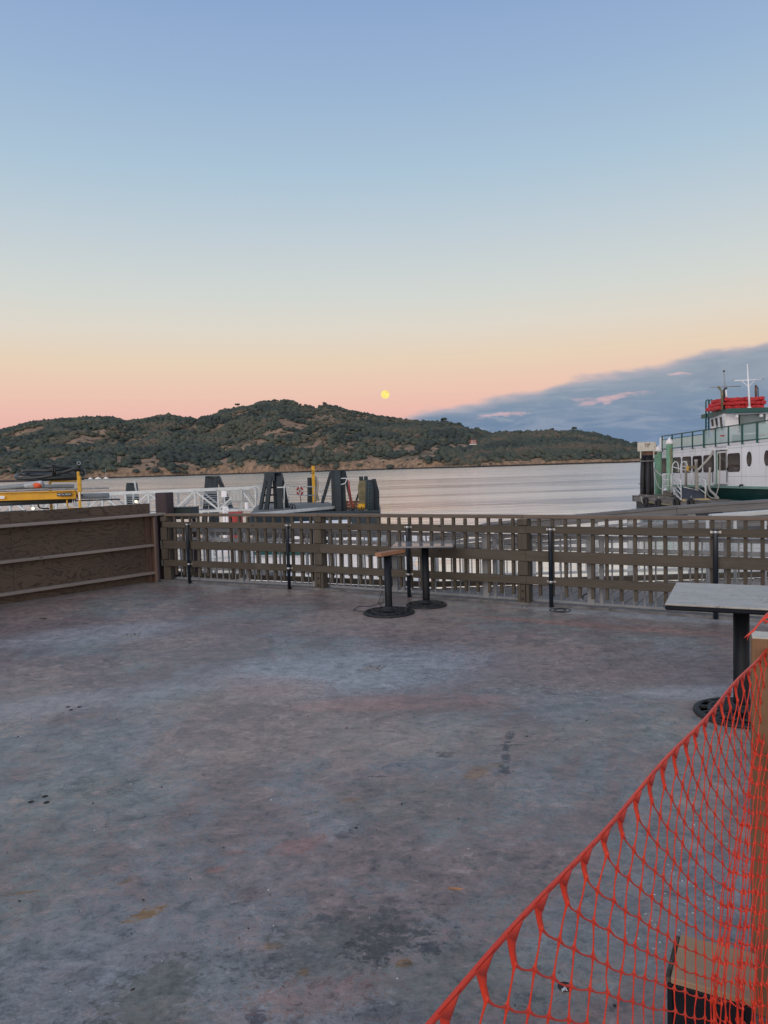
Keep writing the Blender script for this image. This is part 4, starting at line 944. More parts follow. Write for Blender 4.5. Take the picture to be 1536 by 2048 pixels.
MB().bar(r0, r1, .02, .125).build('side_rail', M['yellow'], sf, .002)
MB().bar(r0+Vector((0, -.02, .062)), r1+Vector((0, -.02, .062)), .06, .012).bar(r0+Vector((0, -.02, -.062)), r1+Vector((0, -.02, -.062)), .06, .012).build('rail_flange', M['yellow'], sf, .001)
r2 = S_(153, 962.5, 12.75); r3 = S_(102, 963, 12.75); MB().bar(r2, r3, .025, .025).build('end_rail', M['yellow'], sf, .002)
MB().bar(S_(158, 985, 12.0), S_(100, 985, 12.75), .03, .05).build('end_rail', M['yellow'], sf, .002)
for x0, Y, mt_ in ((134, 12.0, 'yellow'), (76, 12.7, 'cable')):
    MB().tube([S_(x0, 996, Y), S_(x0, 1008, Y), S_(x0+1.2, 1013, Y), S_(x0+4, 1016, Y), S_(x0+10, 1017, Y), S_(x0+22, 1017, Y)], .013, 8).build('bent_brace', M[mt_], sf)
MB().tube([S_(145.5, 996), S_(145.5, 1010), S_(148, 1011)], .007, 6).tube([S_(149, 996), S_(149, 1011), S_(153, 1011)], .007, 6).tube([S_(146, 997), S_(154, 997)], .007, 6).tube([S_(146, 1004), S_(154, 1004)], .006, 6).build('locking_pin', M['zinc'], sf)
MB().box(S_(160.3, 992)+Vector((0, -.03, 0)), (.022, .003, .13)).build('sticker', M['white'], sf)
dk = MB(); dk.box(((r0.x+r1.x)/2, .42, r0.z-.02), (abs(r1.x-r0.x), .72, .03)); dk.build('deck_panel', M['ply'], sf)
for c_ in ((a.x, a.y), (fp.x, fp.y), (r1.x, a.y), (r1.x, fp.y)):
    MB().torus((c_[0], c_[1], .075), .05, .022, 'X', 16, 8).build('caster', M['rubber'], sf)
# the maker's plate on the rail
lp = S_(131, 988.8)+Vector((0, -.052, 0)); lu = (r1-r0).normalized()
ang = math.atan2(-(lu.z), -lu.x)
o = MB().box((0, 0, 0), (.232, .004, .054)).build('name_plate', M['black'], sf); o.location = lp; o.rotation_euler = (0, -ang, 0)
def text_mesh(s, size, mat, name='lettering', ext=.001):
    cu = bpy.data.curves.new('lettering_curve', 'FONT'); cu.body = s; cu.size = size; cu.extrude = ext; cu.align_x = 'CENTER'; cu.align_y = 'CENTER'
    t_ = bpy.data.objects.new('tmp_text', cu); COL.objects.link(t_); bpy.context.view_layer.update()
    me = bpy.data.meshes.new_from_object(t_); bpy.data.objects.remove(t_); me.name = name; me.materials.clear(); me.materials.append(mat); return me
plate = o
tx = link('lettering', text_mesh('METALTECH', .040, M['white']), plate, (0, -.0035, 0), (math.pi/2, 0, 0))
o = MB().box((0, 0, 0), (.10, .004, .045)).build('sticker', M['white'], sf); o.location = S_(6, 994.5)+Vector((0, -.052, 0)); o.rotation_euler = (0, -ang, 0)
# what lies on it
def pipe(name, mat, pts, r, label, cat='pipe', group=None, n=14, hollow=False):
    q = pts[0]; e = empty(name, q, label, cat, group); mb = MB(q); mb.tube(pts, r, n); mb.build('tube', mat, e); return e
A4 = at
pipe('galvanised_bar', M['zinc'], [A4(218, 975.8, 12.15), A4(0, 982.5, 12.15), A4(-120, 986, 12.15)], .013, 'long thin galvanised bar on the scaffold, sticking out past its yellow post')
pipe('grey_pipe', M['pvc'], [A4(147, 972.4, 12.35), A4(86, 973, 12.35), A4(-120, 980, 12.35)], .034, 'grey plastic pipe on the scaffold lying behind the wrapped one')
pipe('grey_pipe', M['pvc'], [A4(217, 991.5, 12.3), A4(160, 992.8, 12.3), A4(20, 998, 12.3)], .048, 'thick grey plastic pipe under the scaffold rail, jutting out past the post')
pipe('dark_pipe', M['hose'], [A4(150, 999.5, 12.1), A4(0, 1006.5, 12.1), A4(-120, 1012, 12.1)], .050, 'fat dark pipe slung just under the yellow scaffold rail')
pipe('thin_pipe', M['hose'], [A4(240, 998.5, 12.4), A4(160, 1001.2, 12.4), A4(-60, 1009, 12.4)], .012, 'thin dark pipe under the thick grey pipe, reaching farthest right')
pipe('maroon_pipe', M['maroonpipe'], [A4(168, 958.2, 12.75), A4(60, 961, 12.75), A4(-120, 966, 12.75)], .018, 'dark maroon pipe lying under the coiled hoses on the scaffold')
w0 = [A4(85, 968.5, 12.0), A4(60, 970.3, 12.0), A4(0, 976.5, 12.0), A4(-120, 986, 12.0)]
e = pipe('wrapped_pipe', M['pvc'], w0, [.030, .036, .038, .038], 'grey pipe wrapped in torn clear plastic with orange tape near its end')
MB(w0[0]).tube([A4(86.5, 965.0, 11.98), A4(84, 967.4, 11.98), A4(72, 968.2, 11.98), A4(60, 969.8, 11.98), A4(50, 971, 11.98)], [.030, .056, .050, .052, .040], 9, smooth=False).build('plastic_wrap', M['plastic'], e)
MB(w0[0]).tube([A4(84.6, 968.8, 11.97), A4(77, 969.6, 11.97), A4(69.5, 970.4, 11.97)], [.044, .052, .048], 12).build('orange_tape', M['orange'], e)
MB(w0[0]).tube([A4(87.3, 969.3, 11.97), A4(85.5, 969.5, 11.97)], [.040, .047], 12).build('end_cap', M['pvc'], e)
# coiled hoses
he = empty('coiled_hose', A4(100, 958, 12.4), 'thick dark grey hose coiled and tied on top of the scaffold load', 'hose'); HO = he.location
def hose(pts, Y0, r=.027, n=10):
    P = [Vector(A4(x, y, Y0+dy)) for x, y, dy in pts]
    Q = []
    for i in range(len(P)-1):                      # smooth the bends
        p0 = P[max(i-1, 0)]; p1 = P[i]; p2 = P[i+1]; p3 = P[min(i+2, len(P)-1)]
        for t_ in (0, .25, .5, .75): Q.append(.5*((2*p1)+(p2-p0)*t_+(2*p0-5*p1+4*p2-p3)*t_*t_+(3*p1-p0-3*p2+p3)*t_**3))
    Q.append(P[-1]); MB(HO).tube(Q, r, n).build('hose_loop', M['hose'], he)
hose([(87, 932.5, -.1), (100, 932.7, -.12), (120, 933.5, -.1), (140, 936, .0), (158, 943, .2)], 12.3)
hose([(142, 934.8, .1), (120, 939, 0), (95, 941.5, -.05), (70, 941, -.05), (52, 941.5, -.05), (45, 944, .05), (52, 946.5, .3), (90, 947.5, .45), (140, 946, .4)], 12.4, .028)
hose([(166, 951, .3), (169, 944, .1), (160, 937.5, -.05), (145, 939, -.1), (120, 946.5, -.12), (90, 953.5, -.12), (60, 956.5, -.1), (38, 957, -.05), (31, 954, .05), (36, 949.5, .3), (60, 949, .5), (120, 953, .5), (160, 952, .4)], 12.35, .028)
hose([(60, 951, .2), (90, 949, .15), (130, 951, .1), (155, 949, .1)], 12.45, .028)
hose([(70, 957, .1), (110, 956.5, .0), (150, 953, -.05), (168, 949, .05)], 12.45, .028)
up = MB(HO); up.tube([A4(160, 941, 12.35), A4(159.2, 934, 12.28), A4(158, 928, 12.2)], .028, 12, cap=False).build('hose_end', M['hose'], he)
rg = MB(HO); c0_ = A4(157.8, 926.5, 12.16); rg.torus(c0_, .026, .009, 'Y', 18, 8).build('hose_end', M['pvc'], he)
MB(HO).tube([c0_+Vector((0, .01, 0)), c0_+Vector((0, .06, -.03))], .024, 12).build('hose_end', M['cable'], he)
st = MB(HO)
for x in (106, 110): st.tube([A4(x-1, 930, 12.12), A4(x, 940, 12.1), A4(x+1, 953, 12.12)], .016, 6)
st.build('tie_strap', M['cable'], he)

# ------------------------------------------------------------------ aluminium gangway and the landing beyond
GY = 40.0
TC = lambda x: at(x, float(np.interp(x, [-120, 160, 218.7, 270.7, 381, 470, 512], [999, 988.5, 985.8, 983.5, 978.5, 975, 973.5])), GY)
gx0 = at(-120, 1000, GY).x; gO = Vector((at(300, 1000, GY).x, GY, WATER_Z))
gw = empty('gangway', gO, 'long white metal truss gangway over the water at the left', 'gangway')
def toz(x, dz): q = TC(x); return Vector((q.x, q.y, q.z+dz))-gO
HT = 1.22
xs = [-120+46.3*i for i in range(14)]; xs = [x for x in xs if x < 505]; xs.append(508)
for side_, yo in (('near', 0), ('far', 1.25)):
    off = Vector((0, yo, 0))
    MB().bar(toz(-120, -.06)+off, toz(500, -.06)+off, .10, .15).build('top_chord', M['alu'], gw, .01)
    MB().bar(toz(-120, -HT)+off, toz(505, -HT)+off, .10, .13).build('bottom_chord', M['alu'], gw, .01)
    for i, x in enumerate(xs[:-1]):
        MB().bar(toz(x, -.1)+off, toz(x, -HT+.05)+off, .09, .10).build('upright', M['alu'], gw)
        x2 = xs[i+1]
        if i % 2: MB().bar(toz(x, -.1)+off+Vector((0, .01, 0)), toz(x2, -HT+.05)+off+Vector((0, .01, 0)), .07, .09).build('diagonal', M['alu'], gw)
        else: MB().bar(toz(x, -HT+.05)+off+Vector((0, .01, 0)), toz(x2, -.1)+off+Vector((0, .01, 0)), .07, .09).build('diagonal', M['alu'], gw)
    MB().tube([toz(496, -.02)+off, toz(505, -.02)+off, toz(509.5, -.10)+off, toz(511, -.25)+off, toz(511, -.9)+off, toz(509, -1.08)+off, toz(503, -1.18)+off, toz(496, -1.2)+off], .055, 8).build('end_loop', M['alu'], gw)
for k in range(8):
    z = -.2-.105*k
    MB().tube([toz(-120, z)+Vector((0, 1.12, 0)), toz(500, z)+Vector((0, 1.12, 0))], .014, 5).build('guard_rod', M['alu'], gw)
for k in range(3):
    z = -.22-.26*k; MB().tube([toz(-120, z)+Vector((0, .08, 0)), toz(500, z)+Vector((0, .08, 0))], .014, 5).build('guard_rod', M['alu'], gw)
MB().ext([toz(-120, -HT+.08)+Vector((0, .06, 0)), toz(505, -HT+.08)+Vector((0, .06, 0)), toz(505, -HT+.08)+Vector((0, 1.2, 0)), toz(-120, -HT+.08)+Vector((0, 1.2, 0))], (0, 0, -.05)).build('walkway_grating', M['alu_grey'], gw)

# landing platform
LZ = -.2
la, lb, lc, ld = gp(500, 1027, LZ), gp(673.5, 1012, LZ), gp(657, 1004, LZ), gp(520, 1006, LZ)
lO = Vector(((la.x+lb.x)/2, (la.y+lb.y)/2, WATER_Z))
lf = empty('landing_platform', lO, 'dark steel ferry landing with white pipe railings in the middle distance', 'landing')
MB().ext([p_-lO for p_ in (la, lb, lc, ld)], (0, 0, -.06)).build('deck_plate', plain('ribbed_grey_deck', (.16, .17, .17), .7, 0, .25, 1.2, stretch=(1, 8, 1), dirt=((.35, .30, .12), .4)), lf)
eb = MB(); eb.bar(la-lO+Vector((0, -.02, -.06)), lb-lO+Vector((0, -.02, -.06)), .06, .14); eb.build('edge_beam', M['alu'], lf)
for (a_, b_) in ((la, lb), (lb, lc)): MB().bar(a_-lO+Vector((0, 0, -.36)), b_-lO+Vector((0, 0, -.36)), .2, .42).build('side_beam', M['steel'], lf)
def pl(x, y, Y): return at(x, y, Y)-lO
def railing(pts, name='pipe_rail', par=lf, r=.028, mat='alu'):
    MB().tube(pts, r, 7).build(name, M[mat], par)
railing([pl(568.5, 1022, 35.8), pl(568.5, 972, 35.8), pl(570, 968.5, 35.8), pl(573.5, 968, 36.0), pl(577, 970, 36.4), pl(577.5, 974, 36.4), pl(577.5, 1003, 36.4)])
railing([pl(577.5, 972.2, 38), pl(626, 973.5, 40), pl(628.6, 975.5, 40), pl(629, 1006, 40)])
railing([pl(577.5, 988.5, 38), pl(629, 991, 40)])
railing([pl(643.5, 1006, 40.5), pl(643.5, 976, 40.5), pl(645, 973.8, 40.5), pl(669, 974.6, 38.6), pl(671.6, 976.5, 38.4), pl(672, 1012, 38)])
railing([pl(643.5, 991, 40.5), pl(672, 992.5, 38.2)])
railing([pl(487, 975.5, 42), pl(500, 973.5, 42), pl(530, 970, 42)], r=.03)
railing([pl(514, 1000, 42), pl(514, 980, 42), pl(517, 975, 42), pl(530, 971.5, 42)], r=.03)
railing([pl(521, 1000, 41), pl(521, 982, 41), pl(530, 979, 41)], r=.03)
for y in (984, 993): railing([pl(510, y, 42), pl(532, y, 42)], r=.02)
railing([pl(512, y_, 41.5) for y_ in (1002, 976)], r=.03)
MB().tube([pl(579, 1016, 36), pl(580, 1010, 36), pl(582.5, 1007.5, 36), pl(584.5, 1010, 36), pl(583, 1019, 36)], .03, 6).tube([pl(585, 1019, 36), pl(584.5, 1012, 36), pl(587, 1008.5, 36), pl(590, 1011, 36), pl(590, 1020, 36)], .03, 6).build('rope_loop', M['cable'], lf)
# steel dolphins
def dolphin(name, px, label, build):
    q = at(px, 1030, build); q.z = WATER_Z; e = empty(name, q, label, 'dolphin', 'dark steel mooring dolphins'); return e, q
def beam(par, O_, p0, p1, w, d_, name='leg', mat='steel'):
    MB(O_).bar(p0, p1, w, d_, up=(0, 1, 0)).build(name, M[mat], par, .01)
def dz(px, py, Y, z=-2.2): q = at(px, py, Y); q.z = z; return q
# 1: A-frame
Yd = 36.5; e, q = dolphin('steel_dolphin', 548, 'dark steel A frame dolphin right beside the end of the gangway', Yd)
def dn(x0, y0, x1, y1, Y): a = at(x0, y0, Y); b_ = at(x1, y1, Y); k = (a.z+2.2)/(a.z-b_.z); return a, a+(b_-a)*k
for (x0, x1, Y, w) in ((533, 519, 36.3, .16), (541, 532, 36.2, .20), (548, 552, 36.6, .13), (558, 561, 36.4, .26), (562, 577, 37.4, .2), (553, 563, 37.6, .2)):
    a_, b_ = dn(x0, 952, x1, 1028, Y); beam(e, q, a_, b_, w, .28)
MB(q).box(at(540, 953.5, 36.3), (.50, .40, .42)).build('head_box', M['steel'], e, .01)
MB(q).box(at(556, 953, 36.8), (.40, .60, .44)).build('head_box', M['steel'], e, .01)
MB(q).box(at(546, 944.8, 36.4), (.72, .6, .05)).build('cap_plate', M['steel'], e, .005)
for y in (975, 990, 1005): beam(e, q, at(529-(y-975)*.2, y, 36.5), at(561, y, 36.6), .08, .08, 'cross_brace')
MB(q).box(at(563.5, 974.5, 36.0), (.42, .3, .05)).build('bracket', M['alu'], e)
# 2
Yd = 37.5; e, q = dolphin('steel_dolphin', 680, 'tall dark steel dolphin with a slanting brace right of the lifebuoy', Yd)
for (x0, x1, Y, w) in ((667, 669, 37.5, .24), (675, 678, 37.3, .30), (684, 688, 37.6, .26), (688, 708, 37.7, .14), (679, 681, 38.2, .3)):
    a_, b_ = dn(x0, 941, x1, 1028, Y); beam(e, q, a_, b_, w, .32)
beam(e, q, at(662.5, 944, 38.2), at(644.5, 1006, 38.2), .16, .2, 'brace')
MB(q).box(at(675, 940.8, 37.6), (.66, .6, .06)).build('cap_plate', M['steel'], e, .005)
MB(q).box(at(678, 957, 37.2), (.16, .05, .8)).build('web_plate', M['steel'], e, .005)
MB(q).tube([at(682, 957, 37), at(690, 956.5, 37), at(698, 957.5, 37), at(699, 962, 37)], .03, 6).tube([at(682, 969, 37), at(690, 967, 37), at(694, 958, 37)], .03, 6).build('davit', M['alu'], e)
MB(q).tube([at(698, 958, 37), at(699.5, 975, 37), at(706, 1015, 36.5)], .022, 5).tube([at(696, 960, 37), at(698, 985, 37), at(700, 1010, 36.5)], .016, 5).build('red_line', M['red'], e)
# 3
Yd = 37.0; e, q = dolphin('fender_dolphin', 738, 'rounded dark steel dolphin with a ladder and an olive timber fender', Yd)
def fin(x0, x1, x2, x3, Y, t_, mat, name, ys=(960, 970, 985, 1032)):
    P = [at(x0, ys[0], Y), at(x1, ys[0]-.5, Y), at(x1+2.5, ys[1], Y), at(x3, ys[2], Y), at(x3+.5, ys[3], Y), at(x2, ys[3], Y)]
    MB(q).ext(P, (0, t_, 0)).build(name, M[mat], e, .02)
fin(731.5, 743, 729.5, 747, 37.0, .5, 'steel', 'curved_beam'); fin(743.5, 751.5, 745.5, 758.5, 37.5, .5, 'steel', 'curved_beam', (958, 968, 984, 1032))
P = [at(718, 962, 37.4), at(730.5, 961.5, 37.4), at(734, 975, 37.4), at(735, 980, 37.4), at(730.5, 1004, 37.4), at(730, 1024, 37.4), at(718.5, 1024, 37.4), at(718, 1005, 37.4), at(715.5, 975, 37.4)]
MB(q).ext(P, (0, .35, 0)).build('timber_fender', M['timber_olive'], e, .01)
MB(q).box(at(727, 957, 37.9), (.44, .3, .22)).build('head_box', M['steel'], e, .01)
MB(q).tube([at(727.3, 961, 37.2), at(727.3, 950, 37.2), at(729.5, 949, 37.2), at(731, 951, 37.2)], .02, 6).tube([at(736, 957, 37.2), at(739, 954.5, 37.2), at(741, 958, 37.2)], .02, 6).build('handle', M['alu'], e)
ldr = MB(q)
for x in (737, 742): ldr.tube([at(x, 965, 36.9), at(x, 1030, 36.9)], .012, 5)
for k in range(9): ldr.tube([at(737, 968+k*7, 36.9), at(742, 968+k*7, 36.9)], .012, 5)
ldr.build('ladder', plain('teal_ladder', (.05, .10, .12), .5), e)
beam(e, q, at(718, 985, 37.8), at(706, 1022, 37.8), .1, .15, 'brace')
# 4,5 beyond the gangway
Yd = 43.0; e, q = dolphin('steel_dolphin', 428, 'dark steel dolphin top standing up behind the gangway handrail', Yd)
for (x0, x1, w) in ((416, 414, .26), (423, 423, .24), (430, 431, .26), (436, 447, .22)):
    a_, b_ = dn(x0, 954, x1, 980, Yd); beam(e, q, a_, b_, w, .3)
MB(q).box(at(425, 952.6, Yd), (.72, .55, .06)).build('cap_plate', M['steel'], e, .005)
MB(q).tube([at(439, 960, 42.8), at(442, 966, 42.8), at(447, 972, 42.8), at(446, 980, 42.8)], .06, 6).build('hanging_chain', M['tar'], e)
Yd = 43.0; e, q = dolphin('steel_dolphin', 265, 'short dark steel dolphin behind the left part of the gangway', Yd)
for (x0, x1, w) in ((258, 256.5, .22), (264, 264, .2), (270, 272, .2)):
    a_, b_ = dn(x0, 967, x1, 985, Yd); beam(e, q, a_, b_, w, .3)
MB(q).box(at(264, 966, Yd), (.46, .4, .05)).build('cap_plate', M['steel'], e, .005)
MB(q).tube([at(269.5, 962, 42.6), at(271, 975, 42.6), at(273, 983, 42.6)], .05, 6).build('marker_stake', M['alu'], e)
MB(q).tube([at(258, 966, 42.8), at(262, 964.5, 42.8), at(269, 966, 42.8)], .02, 5).build('handle', M['alu'], e)
# pile with yellow stake
e, q = dolphin('mooring_pile', 623, 'dark mooring pile hung with pale rope behind the landing rail', 43)
for x, w in ((618.5, .2), (624, .2), (629, .18)):
    a_, b_ = dn(x, 955, x, 1004, 43); beam(e, q, a_, b_, w, .25)
MB(q).tube([at(632, 953, 42.6), at(629, 965, 42.5), at(628, 975, 42.5), at(630, 1000, 42.5)], .05, 7).tube([at(633, 955, 42.6), at(636, 970, 42.5), at(634, 985, 42.5), at(637, 1002, 42.5)], .06, 7).tube([at(631, 962, 42.6), at(632.5, 980, 42.5), at(631, 1003, 42.5)], .07, 7).tube([at(632, 958, 42.6), at(642, 968, 42.3), at(652, 976, 42.2), at(640, 985, 42.3)], .022, 5).build('draped_rope', M['rope'], e)
q = at(626.5, 1000, 42.4); q.z = WATER_Z; e = empty('yellow_stake', q, 'bright yellow square stake rising above the landing railing', 'stake')
MB(q).bar(at(626, 931.5, 42.4), Vector((at(628, 1000, 42.4).x, 42.4, WATER_Z)), .17, .12, up=(0, 1, 0)).build('stake', M['yellow'], e, .006)
MB(q).torus(at(624, 944, 42.3), .09, .015, 'Y', 14, 6).build('shackle', M['cable'], e)
# lifebuoy
q = at(600, 982, 38.8); e = empty('lifebuoy', q, 'red and white lifebuoy hanging on the landing railing', 'lifebuoy')
R0_, r_b = .155, .052
vs = []; 
def arc(a0, a1, mat, name):
    P = [Vector((R0_*math.sin(R(a))*.92, -.06, R0_*1.22*math.cos(R(a)))) for a in np.linspace(a0, a1, 9)]
    MB().tube(P, r_b, 10).build(name, mat, e)
for k in range(4): arc(k*90+12, k*90+78, M['red'], 'ring_section'); arc(k*90-12, k*90+12, M['white'], 'ring_band')
MB().tube([(-.02, -.08, .06), (.02, -.08, .0), (-.01, -.08, -.08)], .03, 6).build('rope_bundle', M['cable'], e)
q2 = at(602, 1006, 38.8)-q; MB().tube([(0, -.02, -.2), q2], .022, 6).build('stand', M['red'], e)
# cabinets
q = at(475, 1022, 30); q.z = WATER_Z; e = empty('electrical_cabinet', q, 'grey metal electrical cabinet on legs in front of the gangway', 'cabinet')
MB(q).box(at(475, 991.5, 30), (.45, .22, .46)).build('cabinet_body', M['greybox'], e, .01)
MB(q).box(at(475.4, 991.5, 29.88), (.38, .012, .40)).build('door', M['greybox'], e, .004)
for x in (476.5, 481): MB(q).bar(at(x, 1002, 30), dz(x+.5, 1030, 30), .05, .05).build('leg', M['greybox'], e)
q = at(448.5, 1000, 31); q.z = WATER_Z; e = empty('utility_box', q, 'small white utility box left of the grey cabinet', 'utility box')
MB(q).box(at(448.5, 988, 31), (.22, .15, .27)).build('box_body', M['white'], e, .02)
MB(q).tube([at(449, 994, 31), at(449.5, 1005, 31), at(448, 1012, 31), dz(448, 1015, 31)], .022, 6).build('conduit', M['alu'], e)
q = at(469, 1029, 27); q.z = WATER_Z; e = empty('red_locker', q, 'red box locker just above the railing below the grey cabinet', 'locker')
c_ = at(470, 1032, 27); MB(q).box((c_.x, c_.y, (c_.z+.12)/2-.72), (.50, .35, c_.z+.12+1.45)).build('locker_body', M['red'], e, .01)
MB(q).box((c_.x, c_.y, c_.z+.14), (.54, .38, .04)).build('lid', M['red'], e, .008)
q = at(451, 1030, 26); q.z = WATER_Z; e = empty('standpipe', q, 'white valve standpipe beside the red locker', 'standpipe')
for x in (447.5, 453.5): MB(q).tube([at(x, 1015, 26), dz(x, 1040, 26)], .045, 8).build('riser', M['white'], e)
MB(q).tube([at(446, 1015.5, 26), at(456, 1015.5, 26)], .05, 8).tube([at(455, 1015, 25.9), at(456.5, 1023, 25.8)], .035, 8).build('valve_head', M['white'], e)
MB(q).torus(at(451, 1021, 25.9), .05, .014, 'Y', 12, 6).build('hand_wheel', M['white'], e)
q = at(493.5, 1012, 33); e = empty('white_fender', q, 'small white cylinder fender hanging below the gangway end', 'fender')
MB().lathe([(0, .17), (.07, .16), (.085, .12), (.085, -.12), (.07, -.16), (0, -.17)], n=14).build('fender_body', M['white'], e); MB().tube([(0, 0, .16), (-.05, 0, .4)], .01, 5).build('rope', M['rope'], e)
# float under the dolphins
q = at(700, 1035, 37); q.z = WATER_Z; e = empty('steel_float', q, 'dark teal steel float carrying the dolphins and landing', 'float')
fz = at(740, 1023, 36.2).z
xa, xb = at(515, 1030, 36).x, at(760.5, 1030, 36).x
MB(q).box(((xa+xb)/2, 38.8, (fz-2.0)/2), (xb-xa, 5.6, fz+2.0)).build('float_hull', M['steel'], e, .03)
MB(q).box(((xa+xb)/2, 36.02, fz+.02), (xb-xa, .12, .10)).build('rub_rail', M['steel'], e, .01)
MB(q).bar(at(716, 1024, 36), at(758, 1018, 38.5), .10, .05).build('ramp_edge', M['alu'], e)
q = at(710, 1012, 37.8); q.z = fz; e = empty('brown_crate', q, 'reddish brown wooden crate beside the rounded dolphin', 'crate')
for k in range(3): MB().box((0, -.3, .14+k*.145), (.98, .04, .13)).build('board', M['brown'], e, .005)
for s in (-.47, .47): MB().box((s, 0, .28), (.04, .6, .46)).build('side_panel', M['brown'], e, .005)
for s in (-.4, .4): MB().box((s, -.33, .28), (.06, .03, .48)).build('batten', M['brown'], e, .004)
q = at(725, 1017, 37.2); q.z = fz; e = empty('yellow_buoy', q, 'yellow plastic buoy lying beside the brown crate', 'buoy')
MB().tube([(-.24, 0, .19), (-.2, 0, .19), (.2, 0, .19), (.24, 0, .19)], [.10, .17, .17, .10], 14).build('buoy_body', M['yellow'], e)
MB().tube([(-.1, -.18, .05), (.2, -.2, .03), (.5, -.1, .2)], .02, 5).build('rope', M['rope'], e)
q = at(712, 1022, 36.4); q.z = fz; e = empty('mooring_chain', q, 'dark chain heap on the float in front of the brown crate', 'chain')
cm = MB(); r_ = random.Random(2)
for k in range(16): cm.torus((-.45+k*.06, r_.uniform(-.05, .05), .07+r_.uniform(0, .12)), .06, .017, 'XY'[k % 2], 10, 5)
cm.build('chain_links', M['cable'], e)

# lit lamps on the pier at the left
for x, y, lab in ((66, 1017, 'small lit lamp seen just above the partition below the scaffold'), (272, 1003, 'small lit lamp seen just above the right end of the partition')):
    q = at(x, y, 22); b0_ = Vector((q.x, q.y, WATER_Z)); e = empty('pier_lamp', b0_, lab, 'lamp', 'small lit lamps on the pier at the left')
    MB().lathe([(0, .042), (.029, .029), (.041, 0), (.029, -.029), (.015, -.037)], q-b0_, 14).build('globe', M['lamp'], e)
    MB().lathe([(.045, 0), (.03, .02), (.03, q.z-WATER_Z-.05)], n=10).build('post', M['alu_grey'], e)
# dock finger and a small white boat low beyond the boardwalk, seen between the balusters
q = Vector((-2.8, 19.5, WATER_Z)); e = empty('floating_dock', q, 'low grey floating dock with white rails glimpsed between the balusters at the left', 'dock')
for k in range(16): piece('plank', (.29, 1.6, .05), (-4.5+k*.3+0, 0, .42), 0, M['dockwood'], e, .004)
MB().box((-2.2, 0, .15), (5.0, 1.5, .46)).build('float_body', M['white'], e, .02)
for z in (.95, 1.35): MB().tube([(-4.6, -.7, z), (.2, -.7, z)], .03, 7).build('rail', M['alu'], e)
for k in range(9): MB().tube([(-4.6+k*.6, -.7, .42), (-4.6+k*.6, -.7, 1.35)], .026, 6).build('post', M['alu'], e)
MB().box((-1.2, .2, .75), (.9, .5, .6)).build('locker', M['white'], e, .02)
q = Vector((-1.6, 23.5, WATER_Z)); e = empty('motor_boat', q, 'small white and green motor boat moored low beyond the boardwalk', 'boat', rz=R(6))
MB().add([(-2.9, -1, .75), (1.6, -1, .85), (3.2, 0, 1.0), (1.6, 1, .85), (-2.9, 1, .75), (-2.8, -.8, -.2), (1.2, -.7, -.2), (2.4, 0, -.2), (1.2, .7, -.2), (-2.8, .8, -.2)], [(0, 1, 6, 5), (1, 2, 7, 6), (2, 3, 8, 7), (3, 4, 9, 8), (4, 0, 5, 9), (0, 4, 3, 2, 1), (5, 6, 7, 8, 9)]).build('hull', M['white'], e)
MB().box((-.6, -.98, .62), (4.2, .06, .16)).build('stripe', M['green'], e)
MB().add([(-1.4, -.75, .8), (1.0, -.75, .85), (.5, -.6, 1.45), (-1.3, -.65, 1.45), (-1.4, .75, .8), (1.0, .75, .85), (.5, .6, 1.45), (-1.3, .65, 1.45)], [(0, 1, 2, 3), (4, 7, 6, 5), (1, 5, 6, 2), (0, 3, 7, 4), (3, 2, 6, 7)]).build('cabin', M['white'], e)
for s in (-.8, .1): MB().box((s, -.72, 1.15), (.6, .04, .3)).build('window', M['glass'], e)

# ------------------------------------------------------------------ timber dock and its tyres (right)
DX, DX2, DZ = 16.7, 19.35, -.70
dO = Vector((DX, 40, WATER_Z)); dk_ = empty('timber_dock', dO, 'old grey timber float beside the ferry with tyres along its edge', 'dock')
y0_, y1_ = 27.0, 49.6
k = 0; y = y0_
dr = random.Random(8)
while y < y1_:
    L = .30; piece('deck_plank', (DX2-DX-.1, .285, .06), Vector(((DX+DX2)/2+dr.uniform(-.03, .03), y+.15, DZ-.03+dr.uniform(-.006, .006)))-dO, 0, M['dockwood'], dk_, .006); y += .30
MB(dO).box((DX+.10, (y0_+y1_)/2, DZ-.20), (.20, y1_-y0_, .30)).build('edge_timber', M['dockwood'], dk_, .02)
MB(dO).box((DX+.26, (y0_+y1_)/2, DZ+.05), (.16, y1_-y0_-1.5, .12)).build('bull_rail', M['dockwood'], dk_, .02)
MB(dO).box(((DX+DX2)/2, y1_-.1, DZ-.22), (DX2-DX, .22, .34)).build('edge_timber', M['dockwood'], dk_, .02)
MB(dO).box(((DX+DX2)/2, (y0_+y1_)/2, DZ-.62), (DX2-DX-.3, y1_-y0_-.6, .55)).build('float_body', M['tar'], dk_, .02)
MB(dO).box((DX-.03, 44.3, DZ-.30), (.06, 5.5, .10)).build('chafing_strip', M['timber_olive'], dk_, .01)
for i, (px, py, lab) in enumerate([(1291, 1004, 'first tyre fender hanging at the far corner of the timber dock'), (1316, 1008, 'second tyre fender along the timber dock, hanging lowest and widest open'), (1352.5, 1006, 'third tyre fender along the timber dock'), (1381, 1008, 'last tyre fender along the timber dock, nearest the gangplank foot')]):
    q = atx(px, py, DX-.12); e = empty('tyre_fender', q, lab, 'tyre', 'tyres hung along the timber dock')
    MB().torus((0, 0, 0), .245, .085, 'X', 22, 9, 1.3).build('tyre', M['rubber'], e)
    MB().tube([(0, 0, .2), (.05, 0, .45)], .02, 5).build('rope', M['rope'], e)
    if i == 0: MB().tube([(-.1, .5, .35), (-.12, .35, .05), (-.08, .2, -.1)], .03, 5).build('rope', M['rope'], e)
